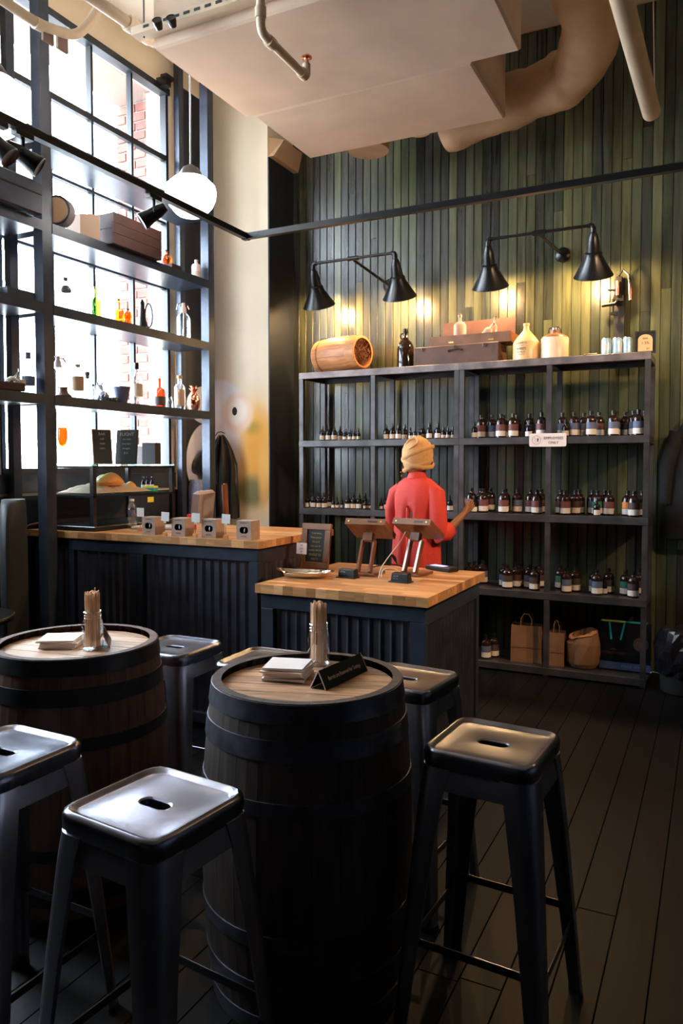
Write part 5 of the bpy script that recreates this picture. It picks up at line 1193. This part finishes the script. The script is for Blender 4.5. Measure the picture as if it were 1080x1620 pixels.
for k, (b, s) in enumerate((('Pappy tasting', .014), ('Neat pours', .018), ('Old rye 8', .015), ('Oak cask 10', .015), ('BARREL PROOF', .014), ('SINGLE 12', .02), ('MALT 9', .016))):
    if k == 0: b = 'Today tasting'
    text('chalk_line', b, s, 'chalkgold', cb, tuple(o0+T @ Vector((0,-.0022,HH-.055-k*.0245))), (PI/2-R(10),0,0), .0002, sx=.85)
MB().b2((-W/2-.004,-.035,0),(W/2+.004,.03,.018),ch=.003).build('foot_ledge', 'casewood', cb)
MB().tube([(0,.035,.17),(0,.10,.004)], .006, 6).build('prop_leg', 'casewood', cb)
q = c2p(477, 922); t = thing('price_card', 'pinkish card on a wire in a wooden block, standing in the polished tray', 'card holder', (q.x, q.y, Z2+.0), R(3)); t.location = (at(477,910,'y',cb.location.y-.115).x, cb.location.y-.115, Z2+.0065)
MB().b2((-.012,-.012,0),(.012,.012,.024),ch=.002).build('wooden_block', 'casewood', t); MB().tube([(0,0,.02),(0,0,.11)], .0016, 6).build('wire', 'brass', t); MB().box((0,0,.136), (.062,.0016,.062), Matrix.Rotation(R(2),3,'Y')).build('card', 'signwhite', t)
for k, b in enumerate(('TIP', 'JAR', '$5')): text('print', b, .014, 'ink', t, (0,-.0012,.152-k*.017), (PI/2,0,0), .0002)
# tablet stands of walnut, seen from behind
def tablet(label, px, rzv, stripm, k=1.0):
    q = c2p(px, 911); t = thing('tablet_stand', label, 'tablet stand', (q.x, q.y+.06, Z2), rzv, 'walnut tablet stands on the register counter')
    MB().box((0,0,.008), (.15,.17,.016), ch=.003).build('base', 'walnut', t)
    for s in (-1, 1):
        a, b = Vector((s*.036,-.045,.016)), Vector((s*.034,.03,.185)); d = b-a; rot = d.to_track_quat('Z','Y').to_matrix()
        rr = Matrix.Rotation(math.atan2(d.y, d.z), 3, 'X').inverted()
        MB().box((a+b)/2, (.014,.03,d.length), rr).build('upright', 'walnut', t)
        MB().box((a+b)/2+rr @ Vector((0,-.0165,0)), (.012,.003,d.length*.98), rr).build('edge_strip', stripm, t)
    MB().box((0,.022,.205), (.055,.035,.05), Matrix.Rotation(R(-20),3,'X'), ch=.004).build('hinge_block', 'walnut', t)
    TT = Matrix.Rotation(R(60), 3, 'X')            # panel leaning away from the guest side
    c = Vector((0,.055,.245))
    MB().box(c, (.235,.030,.185), TT, ch=.004).build('panel', 'walnut', t)
    e = c+TT @ Vector((0,-.0,.0))
    MB().box(c+TT @ Vector((0,.0165,0)), (.215,.003,.165), TT).build('screen', 'black', t)
    top = c+TT @ Vector((0,0,.0945))
    MB().box(top, (.235,.036,.006), TT).build('top_edge', 'casewood', t)
    for s in (-1, 1): MB().lathe([(0,0),(.006,0),(.005,.003),(0,.0035)], 12, rot=TT).build('screw', 'brass', t, loc=tuple(top+TT @ Vector((s*.095,0,.003))))
    MB().box(top+TT @ Vector((.045,0,.0035)), (.055,.010,.0012), TT).build('slot', 'black', t)
    return t
tablet('walnut tablet stand nearer the framed chalkboard', 573, R(2), 'walnut')
tablet('walnut tablet stand with pale metal strips, in front of the person', 648, R(-9), 'strip')
def reader(label, px, py, rzv):
    q = c2p(px, py); t = thing('card_reader', label, 'card reader', (q.x, q.y, Z2), rzv, 'black card readers before the tablet stands')
    MB().add([(-.05,-.022,0),(.05,-.022,0),(.05,.03,0),(-.05,.03,0),(-.048,-.014,.045),(.048,-.014,.045),(.048,.02,.05),(-.048,.02,.05)], [(3,2,1,0),(4,5,6,7),(0,1,5,4),(1,2,6,5),(2,3,7,6),(3,0,4,7)]).build('reader_body', 'black', t, bevel=.003)
    T = Matrix.Rotation(R(-10), 3, 'X'); text('print', '62.34', .013, 'greymetal', t, (-.022,-.0172,.031), (PI/2-R(10),0,0), .0003); text('print', 'tap or dip', .007, 'greymetal', t, (-.022,-.0185,.019), (PI/2-R(10),0,0), .0003)
    MB().box((0,0,.003), (.112,.066,.006), ch=.001).build('foot_pad', 'matblack', t)
reader('black card reader in front of the left walnut tablet stand', 550, 914, R(-4)); reader('black card reader in front of the right walnut tablet stand', 634, 921, R(-6))
a = c2p(599, 915); o = MB().tube(smooth([(a.x,a.y,Z2+.003),(a.x-.01,a.y+.05,Z2+.05),(a.x+.0,a.y+.13,Z2+.10),(a.x+.05,a.y+.20,Z2+.19),(a.x+.075,a.y+.19,Z2+.235)], .06), .0028, 8).build('white_cable', 'cable'); tag(o, 'white cable rising from the counter to the right tablet', 'cable')
a = c2p(603, 914); o = MB().tube(smooth([(a.x,a.y,Z2+.003),(a.x-.012,a.y+.04,Z2+.04),(a.x+.02,a.y+.10,Z2+.045),(a.x+.08,a.y+.14,Z2+.003)], .06), .0025, 8).build('white_cable', 'cable'); tag(o, 'short white cable looping behind the right card reader', 'cable')
q = c2p(722, 897); t = thing('payment_terminal', 'dark handheld terminal with a glowing edge lying near the counter\'s back', 'terminal', (q.x-.03, q.y-.18, Z2), R(-25)); MB().box((0,0,.013), (.19,.075,.026), ch=.006).build('terminal_body', 'black', t); MB().b2((-.07,-.025,.0262),(.03,.02,.0272)).build('lit_screen', 'screen', t)
o = MB().tube(smooth([(-1.79,4.02,Z2+.004),(-1.74,3.98,Z2+.02),(-1.66,4.02,Z2+.03),(-1.60,4.06,Z2+.004)], .05), .004, 8).build('power_cable', 'black'); tag(o, 'black power cable bundled between the two tablet stands', 'cable')
# ================================================================ LEFT CORNER: dark chair, round table, orange cord
t = thing('black_armchair', 'black rounded-back chair at the left picture edge under the window', 'chair', (-3.52, 2.93, 0), R(-50))
MB().loft([[Vector((.24*k*math.cos(a), .06*math.sin(a)+.02, z)) for a in [TAU*q/24 for q in range(24)]] for z, k in ((.5,.95),(.8,1),(1.05,1),(1.2,.9),(1.28,.7),(1.31,.4))]).build('backrest', 'matblack', t)
MB().box((0,-.22,.47),(.46,.44,.09),ch=.03).build('seat', 'leather', t)
for s in (-1, 1):
    for y in (-.40, -.02): MB().tube([(s*.19,y,.43),(s*.21,y,0)], .016, 8).build('leg', 'matblack', t)
t = thing('round_table', 'dark round table with a thin brass rim at the left picture edge', 'table', (-3.36, 2.42, 0))
MB().lathe([(0,.728),(.30,.728),(.305,.735),(.305,.748),(.30,.755),(0,.755)], 48).build('table_top', 'black', t); MB().lathe([(.3052,.744),(.3075,.748),(.3062,.755),(.301,.7565)], 48, caps=False).build('brass_rim', 'brass', t)
MB().lathe([(.03,.02),(.03,.728)], 16).build('pedestal', 'black', t); MB().lathe([(.2,0),(.2,.012),(.03,.03),(0,.03)], 32).build('foot_disc', 'black', t)
o = MB().tube(smooth([(-3.80,3.44,1.135),(-3.83,3.40,1.135),(-3.86,3.33,1.12),(-3.84,3.25,.6),(-3.86,3.15,.05),(-3.86,3.05,.008)], .08), .006, 8).build('extension_cord', 'orangecable'); tag(o, 'dull orange cord falling from the tall counter\'s left end', 'cord')

# ================================================================ PERSON
def skin_mesh(verts, edges, radii, subdiv=2, root=0):
    me = bpy.data.meshes.new('t'); me.from_pydata(verts, edges, []); o = bpy.data.objects.new('t', me); COL.objects.link(o)
    m = o.modifiers.new('s', 'SKIN'); 
    if not me.skin_vertices: 
        bm = bmesh.new(); bm.from_mesh(me); bm.verts.layers.skin.verify(); bm.to_mesh(me); bm.free()
    for i, r in enumerate(radii):
        rr = r if isinstance(r, tuple) else (r, r)
        me.skin_vertices[0].data[i].radius = rr; me.skin_vertices[0].data[i].use_root = (i == root)
    m.use_smooth_shade = True
    s = o.modifiers.new('u', 'SUBSURF'); s.levels = subdiv; s.render_levels = subdiv
    dg = bpy.context.evaluated_depsgraph_get(); dg.update(); out = bpy.data.meshes.new_from_object(o.evaluated_get(dg)); bpy.data.objects.remove(o)
    for p in out.polygons: p.use_smooth = True
    return out
class SK:
    def __init__(s): s.v = []; s.e = []; s.r = []
    def n(s, p, r, par=None):
        s.v.append(p); s.r.append(r)
        if par is not None: s.e.append((par, len(s.v)-1))
        return len(s.v)-1
    def chain(s, par, pts):
        for p, r in pts: par = s.n(p, r, par)
        return par
k = SK()
pel = k.n((0,0,.92), (.135,.095)); w1 = k.chain(pel, [((0,0,1.02),(.115,.085)),((0,.0,1.14),(.12,.088)),((0,-.005,1.26),(.135,.092)),((0,-.005,1.35),(.125,.08))])
nk = k.chain(w1, [((0,.005,1.43),(.056,.056)),((0,.02,1.46),(.052,.054)),((-.005,.035,1.52),(.072,.085)),((-.008,.04,1.585),(.078,.092)),((-.01,.035,1.64),(.06,.07))])
HANDP = []
for s in (-1, 1):
    hip = k.chain(pel, [((s*.09,0,.86),.088),((s*.10,.0,.66),.072),((s*.10,.015,.48),.052),((s*.10,0,.28),.050),((s*.10,-.01,.09),.036),((s*.105,.05,.035),.036),((s*.11,.14,.022),.024)])
    sh_ = k.chain(w1, [((s*.12,-.005,1.345),.052),((s*.172,-.005,1.325),.048)])
    if s == 1: arm = k.chain(sh_, [((.212,-.03,1.20),.042),((.232,-.04,1.065),.040),((.262,.06,1.10),.036),((.305,.17,1.18),.027),((.315,.20,1.205),(.024,.032))]); palm = k.n((.325,.232,1.235), (.020,.040), arm); base = Vector((.325,.232,1.235)); fd = Vector((.25,.6,.5)).normalized()
    else: arm = k.chain(sh_, [((-.215,-.01,1.20),.045),((-.225,.03,1.07),.040),((-.19,.16,1.10),.034),((-.13,.28,1.15),.026),((-.115,.315,1.16),(.022,.03))]); palm = k.n((-.10,.355,1.175), (.018,.036), arm); base = Vector((-.10,.355,1.175)); fd = Vector((.25,.8,.2)).normalized()
    side = fd.cross(Vector((0,0,1))).normalized(); upv = side.cross(fd).normalized(); curl = -side*s*-1
    for f in range(4):
        o_ = (f-1.5)*.017; L_ = [.030,.034,.032,.025][f]
        p0 = base+upv*o_+fd*.02; p1 = p0+fd*L_; inw = side*(-s)
        p2 = p1+(fd*.5+inw*.8).normalized()*L_*.75; p3 = p2+(inw*.9-fd*.3).normalized()*L_*.6
        k.chain(palm, [(tuple(p0),.0085),(tuple(p1),.0085),(tuple(p2),.008),(tuple(p3),.006)])
    p0 = base+upv*.02-fd*.012; k.chain(palm, [(tuple(p0),.011),(tuple(p0+(upv*.9+fd*.4+side*(-s)*.2).normalized()*.032),.0095),(tuple(p0+(upv*.8+fd*.7+side*(-s)*.1).normalized()*.058),.007)])
pr = thing('person', 'person in a red shirt and mustard head wrap facing the rack, right hand raised', 'person', (-1.785, 4.72, 0), R(-10)); pr.scale = (.84, .92, .985)
me = skin_mesh([tuple(v) for v in k.v], k.e, k.r, 2, 0); me.materials.append(M['skin'])
body = bpy.data.objects.new('body', me); COL.objects.link(body); body.parent = pr
# head details (facing away from the camera)
hc = Vector((-.01,.045,1.565))
for s in (-1, 1):
    MB().lathe([(0,-.011),(.008,-.007),(.011,0),(.008,.007),(0,.011)], 12).build('eye', 'eye', pr, loc=tuple(hc+Vector((s*.031,.082,.0))))
    MB().tube([hc+Vector((s*.078,-.01,.02)), hc+Vector((s*.086,-.02,.0)), hc+Vector((s*.080,-.012,-.03))], [.008,.013,.007], 8, flat=.6).build('ear', 'skin', pr)
MB().tube([hc+Vector((0,.092,.01)), hc+Vector((0,.108,-.022)), hc+Vector((0,.096,-.032))], [.009,.014,.01], 8).build('nose', 'skin', pr)
MB().tube([hc+Vector((-.024,.084,-.055)), hc+Vector((0,.096,-.053)), hc+Vector((.024,.084,-.055))], [.003,.008,.003], 8).build('mouth', 'maroon', pr)
# shirt: torso shell with sleeves, collar and back pleat
def ring(z, rx, ry, cx=0, cy=0, n=64, pleat=0, fold=0):
    out = []
    for i in range(n):
        a = TAU*i/n; x, y = rx*math.cos(a), ry*math.sin(a)
        e = .86; x = rx*math.copysign(abs(math.cos(a))**e, math.cos(a)); y = ry*math.copysign(abs(math.sin(a))**e, math.sin(a))
        f = 1+fold*math.sin(7*a+z*9)*.5+fold*math.sin(13*a-z*5)*.4
        dp = 0
        if pleat and abs(a-1.5*PI) < .22: dp = pleat*(1-abs(a-1.5*PI)/.22)
        out.append(Vector((cx+x*f, cy+y*f+dp, z)))
    return out
tor = [ring(.80,.205,.135,0,0,fold=.08,pleat=.035), ring(.90,.20,.135,0,0,fold=.075,pleat=.045), ring(1.02,.188,.128,0,0,fold=.07,pleat=.05), ring(1.12,.182,.122,0,0,fold=.055,pleat=.05), ring(1.20,.183,.12,0,0,fold=.04,pleat=.045), ring(1.255,.188,.118,0,-.003,fold=.03,pleat=.0), ring(1.32,.192,.108,0,-.005,fold=.01), ring(1.375,.175,.092,0,-.005), ring(1.41,.150,.084,0,0), ring(1.435,.105,.072,0,.005), ring(1.442,.066,.06,0,.008)]
shirt = MB().loft(tor, caps=False).build('shirt', 'shirt', pr)
def sleeve(pts, rs):
    D = [Vector(p) for p in pts]; return MB().tube(D, rs, 20, caps=False)
sleeve([(.13,-.005,1.355),(.18,-.008,1.325),(.208,-.03,1.22),(.226,-.043,1.12),(.236,-.035,1.065),(.252,.02,1.072),(.266,.065,1.10)], [.062,.070,.066,.066,.066,.058,.052]).build('sleeve', 'shirt', shirt)
sleeve([(-.13,-.005,1.355),(-.18,-.006,1.325),(-.212,-.015,1.22),(-.226,.012,1.12),(-.228,.035,1.07),(-.208,.10,1.08)], [.062,.070,.065,.062,.060,.052]).build('sleeve', 'shirt', shirt)
MB().loft([[Vector((r*math.cos(a), .008+r*.92*math.sin(a), z-.012*math.sin(a))) for a in [TAU*i/28 for i in range(28)]] for r, z in ((.070,1.425),(.066,1.455),(.062,1.472),(.068,1.470),(.080,1.440),(.088,1.424))], caps=False).build('collar', 'shirt', shirt)
MB().loft([[Vector((.012*s2+.0, -.133+.004*q_, zz)) for s2, q_ in ((-1,0),(0,-1.5),(1,0),(0,.5))] for zz in (.82,1.0,1.15,1.24)]).build('box_pleat', 'shirt', shirt)
# trousers
k2 = SK(); p0 = k2.n((0,0,.93),(.135,.10)); 
for s in (-1, 1): k2.chain(p0, [((s*.09,0,.84),.10),((s*.10,0,.66),.084),((s*.10,.012,.48),.066),((s*.10,0,.28),.060),((s*.10,-.01,.10),.055)])
mt = skin_mesh(k2.v, k2.e, k2.r, 2, 0); mt.materials.append(M['trouser']); o = bpy.data.objects.new('trousers', mt); COL.objects.link(o); o.parent = pr
for s in (-1, 1): MB().loft([[Vector((s*.108+w*math.cos(a), .055+l*math.sin(a), z)) for a in [TAU*i/20 for i in range(20)]] for z, w, l in ((0,.042,.125),(.02,.045,.13),(.045,.042,.12),(.07,.035,.08),(.095,.034,.05))]).build('shoe', 'black', pr)
# head wrap
wr = MB(); rings = []; WRAP = len(bpy.data.objects)
for z, r in ((1.545,.068),(1.56,.086),(1.59,.098),(1.63,.104),(1.67,.101),(1.705,.086),(1.73,.06),(1.742,.03),(1.746,.004)):
    u = (z-1.545)/.2; rings.append([Vector((-.012+r*math.cos(a)*(1+.012*math.sin(14*a+z*60)), .03-.012*u+(r*1.08)*math.sin(a)*(1+.012*math.sin(12*a+z*70)), z+(.030*math.sin(a) if z < 1.6 else .01*math.sin(a)))) for a in [TAU*i/40 for i in range(40)]])
hw_ = wr.loft(rings).build('head_wrap', 'turban', pr); hw_.location = (.002, 0, 1.51-1.545*1.0); hw_.scale = (1.16, 1.1, 1.06); hw_.location.z = 1.50-1.545*1.06
for j in (0, 1, 3):      # wound folds
    z0 = 1.565+j*.026; r = [.096,.104,.107,.105,.098,.083][j]; sl = [.03,-.035,0,.04][j]
    pts = [Vector((-.012+r*math.cos(a), .028+r*1.08*math.sin(a), z0+sl*math.cos(a)+.018*math.sin(a))) for a in [TAU*i/36 for i in range(37)]]
    MB().tube(pts, .007, 8, caps=False, flat=1.9).build('wrap_fold', 'turban', hw_)
pts = [Vector((-.04,-.07,1.66)),Vector((-.055,-.055,1.70)),Vector((-.03,-.04,1.735)),Vector((.02,-.035,1.74)),Vector((.045,-.06,1.71)),Vector((.0,-.08,1.675)),Vector((-.04,-.07,1.66))]
MB().tube(smooth(pts, .02, 3), .009, 8).build('twisted_knot', 'turban', hw_)
MB().loft([[Vector((-.01+.055*math.cos(a), .0+.05*math.sin(a), z)) for a in [TAU*i/20 for i in range(20)]] for z in (1.47,1.51,1.55)]).build('nape_hair', 'hair', pr)
for p in ((-.115,-.02,1.50),(-.13,-.03,1.475),(-.128,-.025,1.45)): MB().lathe([(0,-.006),(.006,0),(0,.006)], 10).build('earring_bead', 'brass', pr, loc=p)
MB().tube([(-.088,.02,1.54),(-.115,-.02,1.51),(-.128,-.025,1.45)], .0015, 5).build('earring_wire', 'brass', pr)
